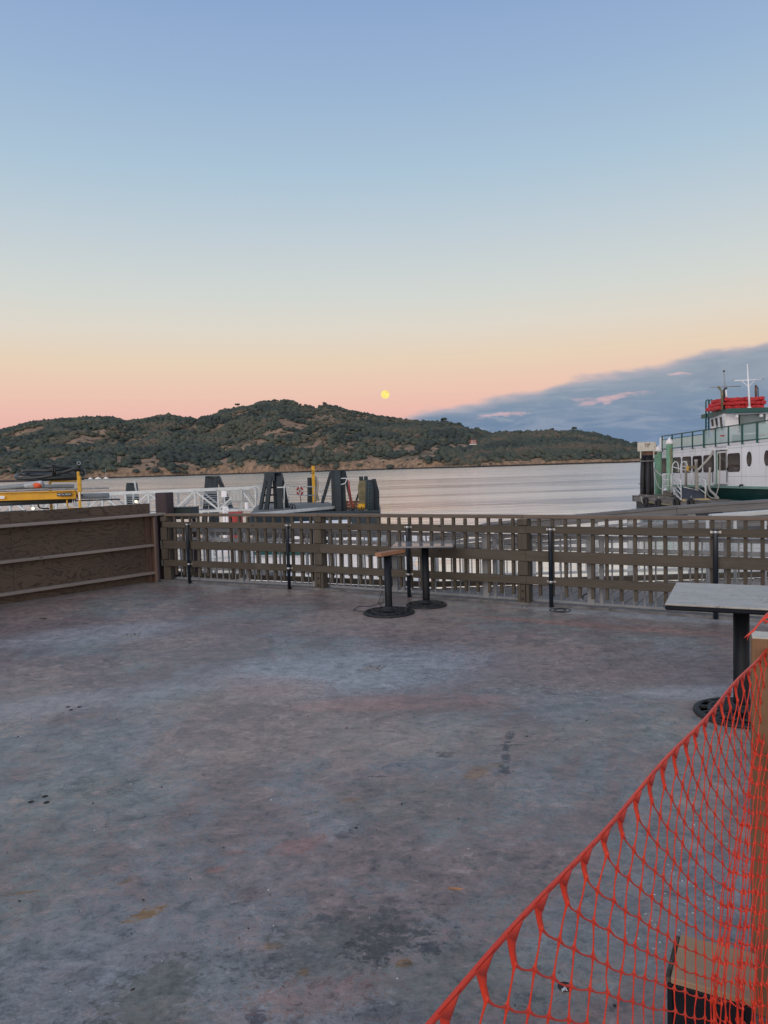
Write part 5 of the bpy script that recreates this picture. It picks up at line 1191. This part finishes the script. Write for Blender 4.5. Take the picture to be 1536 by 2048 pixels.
# black pile cluster with the white board
cq = at(1295.5, 987, 50.2); cq.z = WATER_Z; e = empty('pile_cluster', cq, 'cluster of black tarred piles carrying a white board at the end of the dock', 'piles')
ztop = at(1295, 903, 50.2).z
for (ox, oy, rr, t_) in ((-.31, 0, .15, 0), (-.05, -.22, .17, .1), (.22, -.1, .16, .0), (.34, .2, .15, .1), (.0, .25, .16, 0), (-.24, .28, .15, .05)):
    MB().tube([(ox*1.15, oy*1.15, -1.5), (ox*1.05, oy*1.05, 1.8), (ox*.9, oy*.9, ztop-WATER_Z-.25-t_)], [rr*1.05, rr, rr*.93], 12).build('pile', M['tar'], e)
MB().torus((0, 0, at(1295, 922, 50.2).z-WATER_Z), .46, .02, 'Z', 20, 5).build('cable_band', M['rope'], e)
MB().box((0, -.45, ztop-WATER_Z-.12), (.95, .1, .22)).build('cross_beam', M['brown'], e, .01)
bc = at(1293.5, 893.3, 49.6)-cq
MB().box(bc, (1.22, .10, .60)).build('board', M['board'], e, .01)
for s in (-.44, .44): MB().box(bc+Vector((s, -.07, -.30)), (.07, .04, .95)).build('strap', M['board'], e, .005)
MB().tube([bc+Vector((-.1, -.08, .2)), bc+Vector((.1, -.08, .12)), bc+Vector((.02, -.08, .05)), bc+Vector((.15, -.08, .15)), bc+Vector((.16, -.08, .25))], .02, 5).tube([bc+Vector((-.15, -.07, .22)), bc+Vector((-.1, -.07, .0)), bc+Vector((.1, -.07, -.02))], .014, 5).build('rusty_wire', M['brown'], e)
for z in (.6, 1.5): MB().tube([(-.5, -.2, z), (-.7, -.2, z)], .02, 5).build('spike', M['iron'], e)
# green piles
for px, yt, Y, rr, lab in ((1316.5, 890.5, 51.6, .24, 'green sleeved pile with a white cone, farther one beside the black piles'), (1339.7, 874, 47.0, .20, 'tall green sleeved pile with a white cone in front of the ferry windows')):
    q = at(px, 980, Y); q.z = WATER_Z; tz = at(px-1, yt, Y).z-WATER_Z; e = empty('green_pile', q, lab, 'pile', 'green piles with white cones')
    MB().lathe([(rr, -1), (rr, tz-.42)], n=20).build('sleeve', M['pile_green'], e)
    MB().lathe([(rr*1.12, tz-.46), (rr*1.12, tz-.30), (0, tz)], n=20).build('cone_cap', M['white'], e)
q = at(1345, 980, 46.4); e = empty('tan_pole', Vector((q.x, q.y, DZ)), 'thin tan pole leaning against the tall green pile', 'pole')
MB().tube([(0, 0, 0), at(1342, 897, 46.5)-e.location], .06, 8).build('pole', M['timber_olive'], e)

# ------------------------------------------------------------------ gangplank from the dock to the ferry
bq = at(1390, 1000, 41.6); go = Vector((bq.x, bq.y, DZ)); gpk = empty('gangplank', go, 'dark gangplank with a yellow foot and pale pipe railings leading up to the ferry', 'gangplank')
G1, G2, G3_, G4 = at(1363, 999, 41.5)-go, at(1414, 996.5, 42.0)-go, at(1396, 976, 45.0)-go, at(1351, 976, 45.0)-go
G1.z = G2.z = .07
MB().ext([G1, G2, G3_, G4], (0, 0, -.08)).build('tread_panel', M['mat_dark'], gpk)
f1 = G1.lerp(G4, .0); MB().ext([G1+Vector((-.05, -.42, -.05)), G2+Vector((.05, -.42, -.05)), G2+Vector((0, 0, .012)), G1+Vector((0, 0, .012))], (0, 0, -.04)).build('yellow_foot', M['fadeyellow'], gpk)
def gt(px, py, Y): return at(px, py, Y)-go
def gr(pts, r=.03, name='pipe_rail', mat='alu'): MB().tube(pts, r, 7).build(name, M[mat], gpk)
gr([gt(1362.5, 998, 41.5), gt(1361.5, 958, 41.6)]); gr([gt(1345, 985, 44.5), gt(1344.5, 936, 44.5), gt(1346, 928, 44.5), gt(1350, 923, 44.5), gt(1355, 925, 44.5), gt(1357, 932, 44.5), gt(1357, 944, 44.4)], .032)
gr([gt(1361.5, 960, 44), gt(1361, 938, 44), gt(1362.5, 927, 44), gt(1368, 922.5, 44), gt(1373, 925, 44), gt(1375, 932, 44), gt(1373, 940, 44)], .032)
gr([gt(1346, 934, 44.5), gt(1390, 945, 44.0)]); gr([gt(1346, 947, 44.5), gt(1362, 965, 41.6)]); gr([gt(1348, 960, 44.0), gt(1361.5, 980, 41.6)]); gr([gt(1348, 974, 44.0), gt(1361.5, 988, 41.6)]); gr([gt(1348, 985, 44.0), gt(1362, 999, 41.5)], .04)
gr([gt(1393, 950, 44.5), gt(1412, 963, 42)]); gr([gt(1394, 962, 44.5), gt(1412, 976, 42)]); gr([gt(1394, 974, 44.5), gt(1411.5, 987, 42)]); gr([gt(1395, 985, 44), gt(1413, 998, 42)], .04); gr([gt(1411, 998, 42), gt(1411, 958, 42)], .045)
gr([gt(1367, 974, 43.8), gt(1392, 980, 43.8)]); gr([gt(1383, 945, 44), gt(1383, 968, 44)], .03); gr([gt(1363, 932, 44.3), gt(1392, 938, 44.3)])
gr([gt(1325.5, 989, 45), gt(1325.5, 949, 45), gt(1345, 947.5, 45)], .03)
for y in (948, 959.5, 971): gr([gt(1325.5, y, 45), gt(1345, y, 45)], .028)
gr([gt(1342.5, 986, 45), gt(1342.5, 947, 45)], .05); gr([gt(1336, 948, 45), gt(1336, 984, 45)], .02)
MB().ext([gt(1325, 984, 45), gt(1346, 984, 45), gt(1346, 981, 46), gt(1325, 981, 46)], (0, 0, -.25)).build('landing_step', M['dockwood'], gpk)
MB().bar(gt(1374, 935, 44.1), gt(1391, 934, 44.1), .10, .16).build('cross_board', M['timber_olive'], gpk, .01)
MB().bar(gt(1375, 932, 44.0), gt(1375, 942, 44.0), .09, .12).build('yellow_bracket', M['yellow'], gpk)
MB().bar(gt(1393, 937, 44.2), gt(1394, 985, 44.2), .18, .05).build('side_panel', M['rope'], gpk)
for px, y_0, y_1, Y, rr, lab in ((1391.5, 919, 984, 44.6, .085, 'pale post at the head of the gangplank, right hand one'), (1371, 922, 974, 45.2, .07, 'pale post at the head of the gangplank, left hand one')):
    q = at(px+1, y_1, Y); q.z = DZ; e = empty('pale_post', q, lab, 'post', 'pale posts at the gangplank'); tz = at(px, y_0, Y).z
    MB().lathe([(rr, 0), (rr, tz-DZ-.15), (rr*1.15, tz-DZ-.14), (rr*1.15, tz-DZ)], n=14).build('post', M['rope'], e)
def rope_obj(pts, r, lab, X=None):
    P = [at(*p_) for p_ in pts]; Q = []
    for i in range(len(P)-1):
        p0 = P[max(i-1, 0)]; p1 = P[i]; p2 = P[i+1]; p3 = P[min(i+2, len(P)-1)]
        for t_ in (0, .2, .4, .6, .8): Q.append(.5*((2*p1)+(p2-p0)*t_+(2*p0-5*p1+4*p2-p3)*t_*t_+(3*p1-p0-3*p2+p3)*t_**3))
    Q.append(P[-1]); e = empty('mooring_rope', P[0], lab, 'rope', 'ropes at the ferry dock'); MB(P[0]).tube(Q, r, 7).build('rope', M['rope'], e)
rope_obj([(1309, 940, 49.9), (1312, 960, 48), (1318, 974, 46.5), (1324, 978, 45.5), (1331, 974, 45)], .03, 'slack pale rope looping from the black piles to the gangplank railing')
rope_obj([(1309, 938, 49.9), (1318, 947, 47.5), (1325, 951, 45.2)], .045, 'taut pale rope from the black piles to the gangplank railing')
rope_obj([(1426, 901, 44.1), (1421, 912, 44.0), (1413, 922, 43.9), (1401, 935, 43.8), (1396, 940, 43.8)], .07, 'thick double mooring rope slanting down the ferry side near the door')
rope_obj([(1440, 905, 42.6), (1440, 930, 42.5), (1438.5, 965, 42.3), (1434, 985, 41.8), (1430, 995, 41.2)], .028, 'thin pale rope hanging down across the ferry door')
rope_obj([(1420, 935, 43.5), (1418, 968, 43.2), (1420, 980, 42.6), (1428, 988, 42), (1436, 996, 41.2)], .07, 'heavy rope curling from the ferry deck edge down onto the dock')
rope_obj([(1413, 975, 43), (1415, 988, 42.4), (1422, 995, 41.6), (1436, 997, 41.0)], .025, 'thin rope loop lying on the dock at the gangplank foot')

# ------------------------------------------------------------------ the ferry
FX = 19.7
fO = Vector((FX, 44, WATER_Z)); fe = empty('ferry', fO, 'white and green passenger ferry moored at the right edge', 'ferry')
sheer = lambda Y: .20*(52.3-Y)/14.4          # the side rises towards the near end
YN, YF, FW = 22.0, 52.4, 7.5
def sp_(Y, z, out=0.): return Vector((FX-out, Y, z+sheer(Y)))-fO
def sideplate(name, Ya, Yb, z0, z1, out, th, mat, bev=0):
    P = [sp_(Ya, z0, out), sp_(Yb, z0, out), sp_(Yb, z1, out), sp_(Ya, z1, out)]
    return MB().ext(P, (th, 0, 0)).build(name, mat, fe, bev)
# hull with a little flare
hb = MB(); secs = []
for Y, ins, top in ((53.6, 2.6, -.25), (52.6, .9, -.22), (50, .15, -.18), (46, .0, -.12), (38, .0, -.0), (28, .0, .14), (24, .3, .2), (21, 1.6, .25)):
    secs.append([(FX+ins, Y, -.15+sheer(Y)), (FX+ins+.45, Y, WATER_Z-.3), (FX+FW-ins-.45, Y, WATER_Z-.3), (FX+FW-ins, Y, -.15+sheer(Y))])
vs = [Vector(p_)-fO for s in secs for p_ in s]; fs = []
for i in range(len(secs)-1):
    for j in range(3): fs.append((4*i+j, 4*i+j+1, 4*(i+1)+j+1, 4*(i+1)+j))
    fs.append((4*i+3, 4*i, 4*(i+1), 4*(i+1)+3))
fs += [(0, 1, 2, 3), tuple(4*(len(secs)-1)+j for j in (3, 2, 1, 0))]
hb.add(vs, fs).build('hull', M['hull'], fe, .02)
sideplate('rub_rail', 24, 52.0, -.24, -.10, .10, .14, M['palegreen'], .01)
# superstructure side with real openings: columns between windows
Fd = lambda px: FX*FPX/(px-768.)*1.0
def Yof(px): return atx(px, 930, FX).y
wins = [(1322.5, 1333.5), (1346, 1361.5), (1365.5, 1382), (1386, 1403.5), (1407.5, 1427.5), (1456, 1479.5)]
W0, W1 = .72, 1.70
spans = sorted([(Yof(b_), Yof(a_)) for a_, b_ in wins]); DY0, DY1 = Yof(1454.5), Yof(1433)
z_lo, z_hi = -.12, 2.32
MBs = MB()
def plate(Ya, Yb, z0, z1):
    P = [sp_(Ya, z0), sp_(Yb, z0), sp_(Yb, z1), sp_(Ya, z1)]; MBs.ext(P, (.09, 0, 0))
opens = spans+[(DY0, DY1)]; opens.sort()
edge0 = YN
for (a_, b_) in opens:
    plate(edge0, a_, z_lo, z_hi)
    if (a_, b_) == (DY0, DY1): plate(a_, b_, 1.95, z_hi)
    else: plate(a_, b_, z_lo, W0); plate(a_, b_, W1, z_hi)
    edge0 = b_
plate(edge0, YF-.1, z_lo, z_hi)
MBs.build('side_wall', M['white'], fe)
def rrect(Ya, Yb, z0, z1, r, out, n=5):
    P = []
    for cy, cz, a0 in ((Yb-r, z1-r, 0), (Ya+r, z1-r, 90), (Ya+r, z0+r, 180), (Yb-r, z0+r, 270)):
        for k in range(n): a = R(a0+90*k/(n-1)); P.append(sp_(cy+r*math.cos(a), cz+r*math.sin(a), out))
    return P
for (a_, b_) in spans:
    P = rrect(a_-.03, b_+.03, W0-.03, W1+.03, .17, .02); w_ = MB().ext(P, (.03, 0, 0)).build('window', M['black'], fe)
    MB().ext(rrect(a_+.03, b_-.03, W0+.02, W1-.02, .14, .030), (.008, 0, 0)).build('pane', M['glass'], w_)
for Y in (50.9, 46.6, 42.45, 40.6, 36.5, 33.0, 29.5, 26.0): sideplate('plate_seam', Y, Y+.03, -.1, 2.28, .008, .01, M['canvas'])
sideplate('plate_seam', YN, YF-.2, 2.02, 2.045, .008, .01, M['canvas']); sideplate('plate_seam', YN, DY0-.1, .42, .445, .008, .01, M['canvas'])
# door
dd = sideplate('door', DY0+.05, DY1-.05, .0, 1.9, -.03, .04, M['white'])
MB().ext(rrect(DY0+.12, DY1-.14, .78, 1.80, .12, -.012), (.01, 0, 0)).build('door_window', M['glass'], dd)
sideplate('door_frame', DY1-.06, DY1+.05, -.1, 1.98, .03, .05, M['palegreen']); sideplate('door_hood', DY0-.05, DY1+.1, 1.98, 2.05, .16, .2, M['white'])
sideplate('door_rail', DY0, DY1+.1, 2.12, 2.15, .10, .04, M['alu_grey'])
for Y in (DY0-.12, DY1+.35):
    MB().tube([sp_(Y, .95, .06), sp_(Y, .2, .08), sp_(Y-.15, .1, .14)], .022, 6).build('grab_handle', M['cable'], fe)
sideplate('door_sill', DY0-.1, DY1+.1, -.1, -.02, .12, .15, M['alu_grey'])
# portholes
for px in (1498.5, 1534, 1575):
    Y = Yof(px); P = [sp_(Y+.27*math.cos(R(a)), 1.36+.30*math.sin(R(a))*1.35, .015) for a in range(0, 360, 15)]
    w_ = MB().ext(P, (.03, 0, 0)).build('porthole', M['black'], fe)
    MB().ext([sp_(Y+.23*math.cos(R(a)), 1.36+.26*math.sin(R(a))*1.35, .024) for a in range(0, 360, 15)], (.008, 0, 0)).build('pane', M['glass'], w_)
# interior core so that nothing shows through, deck and far side
MB(fO).box((FX+FW/2+.15, (YN+YF)/2, 1.2), (FW-.5, YF-YN-.3, 2.3)).build('deckhouse', M['white'], fe)
dp = MB(); dp.ext([sp_(YN, z_hi, .05), sp_(YF, z_hi, .05), sp_(YF, z_hi, .05)+Vector((FW+.1, 0, 0)), sp_(YN, z_hi, .05)+Vector((FW+.1, 0, 0))], (0, 0, -.10)); dp.build('upper_deck', M['white'], fe)
# far end wing
MB().ext([sp_(52.2, -.1), sp_(52.9, -.1), sp_(53.0, 1.4), sp_(52.6, 3.2), sp_(52.2, 3.25)], (.12, 0, 0)).build('end_wing', M['white'], fe)
# upper railing
posts = [Yof(x) for x in (1327, 1347, 1366.5, 1388, 1411, 1434, 1460, 1488, 1518, 1552, 1592)]
RZ = 3.26
for k, Y in enumerate(posts):
    w_ = .13 if k in (4, 7, 8) else .08
    MB().bar(sp_(Y, 2.18, .08), sp_(Y, RZ, .08), w_, .06, up=(0, 1, 0)).build('rail_post', M['green'], fe)
for z, w_ in ((RZ, .07), (2.36, .05)): MB().bar(sp_(posts[0]+.1, z, .08), sp_(posts[-1], z, .08), .06, w_).build('rail', M['green'], fe)
MB().bar(sp_(posts[0], 3.02, .08), sp_(posts[4], 3.02, .08), .04, .04).build('rail', M['green'], fe)
for k in range(len(posts)-1):
    a_, b_ = posts[k+1]+.06, posts[k]-.06
    P = [sp_(a_, 2.40, .07), sp_(b_, 2.40, .07), sp_(b_, (2.98 if k < 4 else 3.2), .07), sp_(a_, (2.98 if k < 4 else 3.2), .07)]
    MB().ext(P, (.012, 0, 0)).build('canvas_panel' if k < 4 else 'clear_panel', M['canvas'] if k < 4 else M['screen'], fe)
# things on the upper deck
def F2b(name, x0, x1, y0, y1, Y, dpt, mat, par=fe, bev=.01):
    a_ = at(x0, y1, Y); b_ = at(x1, y0, Y); MB(fO).box(((a_.x+b_.x)/2, Y+dpt/2, (a_.z+b_.z)/2), (b_.x-a_.x, dpt, b_.z-a_.z)).build(name, M[mat], par, bev)
for (x0, x1, y0, y1, Y, mt_) in ((1441, 1449, 870, 873, 42.4, 'red'), (1519, 1531, 869, 872, 39.9, 'red')):
    F2b('red_sign', x0, x1, y0, y1, Y, .03, mt_, fe, 0)
F2b('deck_locker', 1413, 1448, 874, 899, 46, 1.0, 'canvas'); F2b('deck_locker', 1472, 1516, 868, 888, 43, .5, 'bigglass')
F2b('deck_screen', 1449, 1474, 862, 890, 43.5, .1, 'white'); F2b('deck_screen', 1516, 1580, 846, 880, 41.5, .1, 'canvas')
# pilothouse
pY = 44.0; pO = fO
PX0, PX1 = at(1448, 850, pY).x, at(1448, 850, pY).x+6.0
pz0 = 2.45; pz1 = at(1448, 831, pY).z+.12
side_far = at(1419, 850, 48.6)
fr_b = [Vector((PX0+.35, pY+.35, pz0)), Vector((PX1, pY+.35, pz0)), Vector((PX1+.2, pY, pz1)), Vector((PX0, pY, pz1))]
bk = [Vector((side_far.x+.2, 48.6, pz0)), Vector((PX1, 48.6, pz0)), Vector((PX1+.1, 48.6, pz1)), Vector((side_far.x-.0, 48.6, pz1))]
v_ = [p_-fO for p_ in fr_b+bk]
ph = MB().add(v_, [(0, 1, 2, 3), (5, 4, 7, 6), (4, 0, 3, 7), (1, 5, 6, 2), (3, 2, 6, 7), (4, 5, 1, 0)]).build('pilothouse', M['white'], fe)
def quad_on(u0, u1, w0, w1, A_, B_, C_, D__, nrm, mat, name, t_=.03):
    def pt(u, w): return (A_*(1-u)+B_*u)*(1-w)+(D__*(1-u)+C_*u)*w
    nv_ = Vector(nrm); P = [pt(u0, w0)+nv_, pt(u1, w0)+nv_, pt(u1, w1)+nv_, pt(u0, w1)+nv_]
    return MB().ext(P, tuple(-x for x in (nv_*1.5))).build(name, M[mat], ph)
# side windows (tall, narrow)
for u in (.12, .42, .72): quad_on(u, u+.13, .46, .92, v_[4], v_[0], v_[3], v_[7], (-.03, -.01, 0), 'glass', 'side_window')
w_ = quad_on(.135, .395, .36, .94, v_[0], v_[1], v_[2], v_[3], (0, -.04, .0), 'black', 'front_window')
quad_on(.145, .385, .38, .92, v_[0], v_[1], v_[2], v_[3], (0, -.05, .0), 'bigglass', 'front_window')
quad_on(.43, .62, .36, .94, v_[0], v_[1], v_[2], v_[3], (0, -.05, .0), 'bigglass', 'front_window')
F2b('flood_lamp', 1471.5, 1477, 829, 835, 43.7, .2, 'white'); F2b('flood_lamp', 1520.5, 1526, 828, 833.5, 43.7, .2, 'white')
# green roof with visor
rz0 = pz1-.02
rp = [Vector((PX0-.05, pY-.55, 0)), Vector((PX1+.6, pY-.55, 0)), Vector((PX1+.6, 49.5, 0)), Vector((at(1402, 838, 48.8).x, 48.8, 0))]
MB().ext([Vector((p_.x, p_.y, rz0))-fO for p_ in rp], (0, 0, .27)).build('roof', M['green'], fe, .02)
# life jackets piled on the roof
jr = random.Random(6); jz = rz0+.27
jx0, jx1 = at(1430, 815, 45).x, at(1524, 815, 45).x
n_j = 15
for row in range(3):
    for k in range(n_j-(2 if row == 2 else 0)):
        x = jx0+(jx1-jx0)*(k+.5+(1.8 if row == 2 else .8 if row == 1 else 0))/(n_j+.6)
        if x > jx1: continue
        for yy in (44.9, 45.8):
            o = piece('life_jacket', (.30, .80, .235), Vector((x+jr.uniform(-.03, .03), yy+jr.uniform(-.08, .08), jz+.13+row*.235))-fO, (R(jr.uniform(-4, 4)), R(jr.uniform(-7, 7)), R(jr.uniform(-9, 9))), M['jacket'], fe, .06)
# masts, pipes, ladder
def T_(pts, r, name, mat): MB(fO).tube([at(*p_) for p_ in pts], r, 8).build(name, M[mat], fe)
T_([(1499, 817, 43.8), (1497.5, 785, 43.8), (1494.5, 728, 43.8)], [.07, .05, .03], 'mast', 'white')
T_([(1468, 761.5, 43.8), (1523, 759, 43.8)], .035, 'crosstree', 'white'); T_([(1484, 762.5, 43.8), (1497, 774, 43.8), (1508, 762, 43.8)], .022, 'stay', 'white')
for x, y in ((1465, 760), (1525, 757.5)): T_([(x-3, y+1.2, 43.8), (x, y-.8, 43.8), (x+3, y, 43.8)], .025, 'bird_spike', 'zinc')
T_([(1498.5, 818, 43.8), (1498.5, 814, 43.8)], .11, 'mast_foot', 'white')
T_([(1453, 802, 47), (1450.5, 780, 47), (1447.5, 743, 47)], [.06, .045, .03], 'mast', 'alu_grey'); T_([(1420, 774.5, 47), (1481, 772.3, 47)], .032, 'crosstree', 'alu_grey')
T_([(1448, 742, 47), (1446.5, 742, 47), (1449.5, 742.3, 47)], .05, 'mast_lamp', 'cable')
T_([(1453.5, 802, 46.8), (1452, 780, 46.8)], .05, 'white_tube', 'white')
T_([(1444.5, 820, 44.2), (1443.5, 782, 44.2), (1441, 779, 44.2), (1436, 773, 44.2)], .062, 'exhaust_pipe', 'timber_olive')
T_([(1448.5, 820, 44.5), (1448, 779, 44.5), (1450, 777, 44.5), (1453.5, 776, 44.5)], .055, 'exhaust_pipe', 'cable')
T_([(1512, 803, 46), (1511.5, 770, 46)], .065, 'exhaust_pipe', 'brown'); T_([(1516.5, 803, 46), (1516, 775, 46), (1514, 773.5, 46)], .03, 'vent_pipe', 'cable')
for x0, x1, yb in ((1411.8, 1417.5, 871), (1418, 1424.5, 826)):
    T_([(x0, yb, 47.6), (x0, 804, 47.6), (x0+1, 800.5, 47.6), (x1-1, 799.5, 47.6), (x1, 803, 47.6), (x1, yb+2 if yb < 850 else 877, 47.6)], .045, 'ladder_hoop', 'green')
for y in range(832, 872, 7): T_([(1412, y, 47.6), (1417.5, y-.4, 47.6)], .015, 'ladder_rung', 'green')
T_([(1427, 862, 47), (1427.5, 874, 47)], .05, 'horn_stand', 'alu'); MB(fO).lathe([(0, -.15), (.17, -.1), (.19, 0), (.14, .12), (0, .16)], at(1428, 857, 47), 14).build('search_lamp', M['white'], fe)
F2b('lamp_hood', 1423, 1429, 858, 860.5, 46.7, .2, 'red', fe, 0)
T_([(1479, 972.5, 40.7), (1481, 970, 40.6), (1485, 970.2, 40.4)], .05, 'cleat', 'cable')
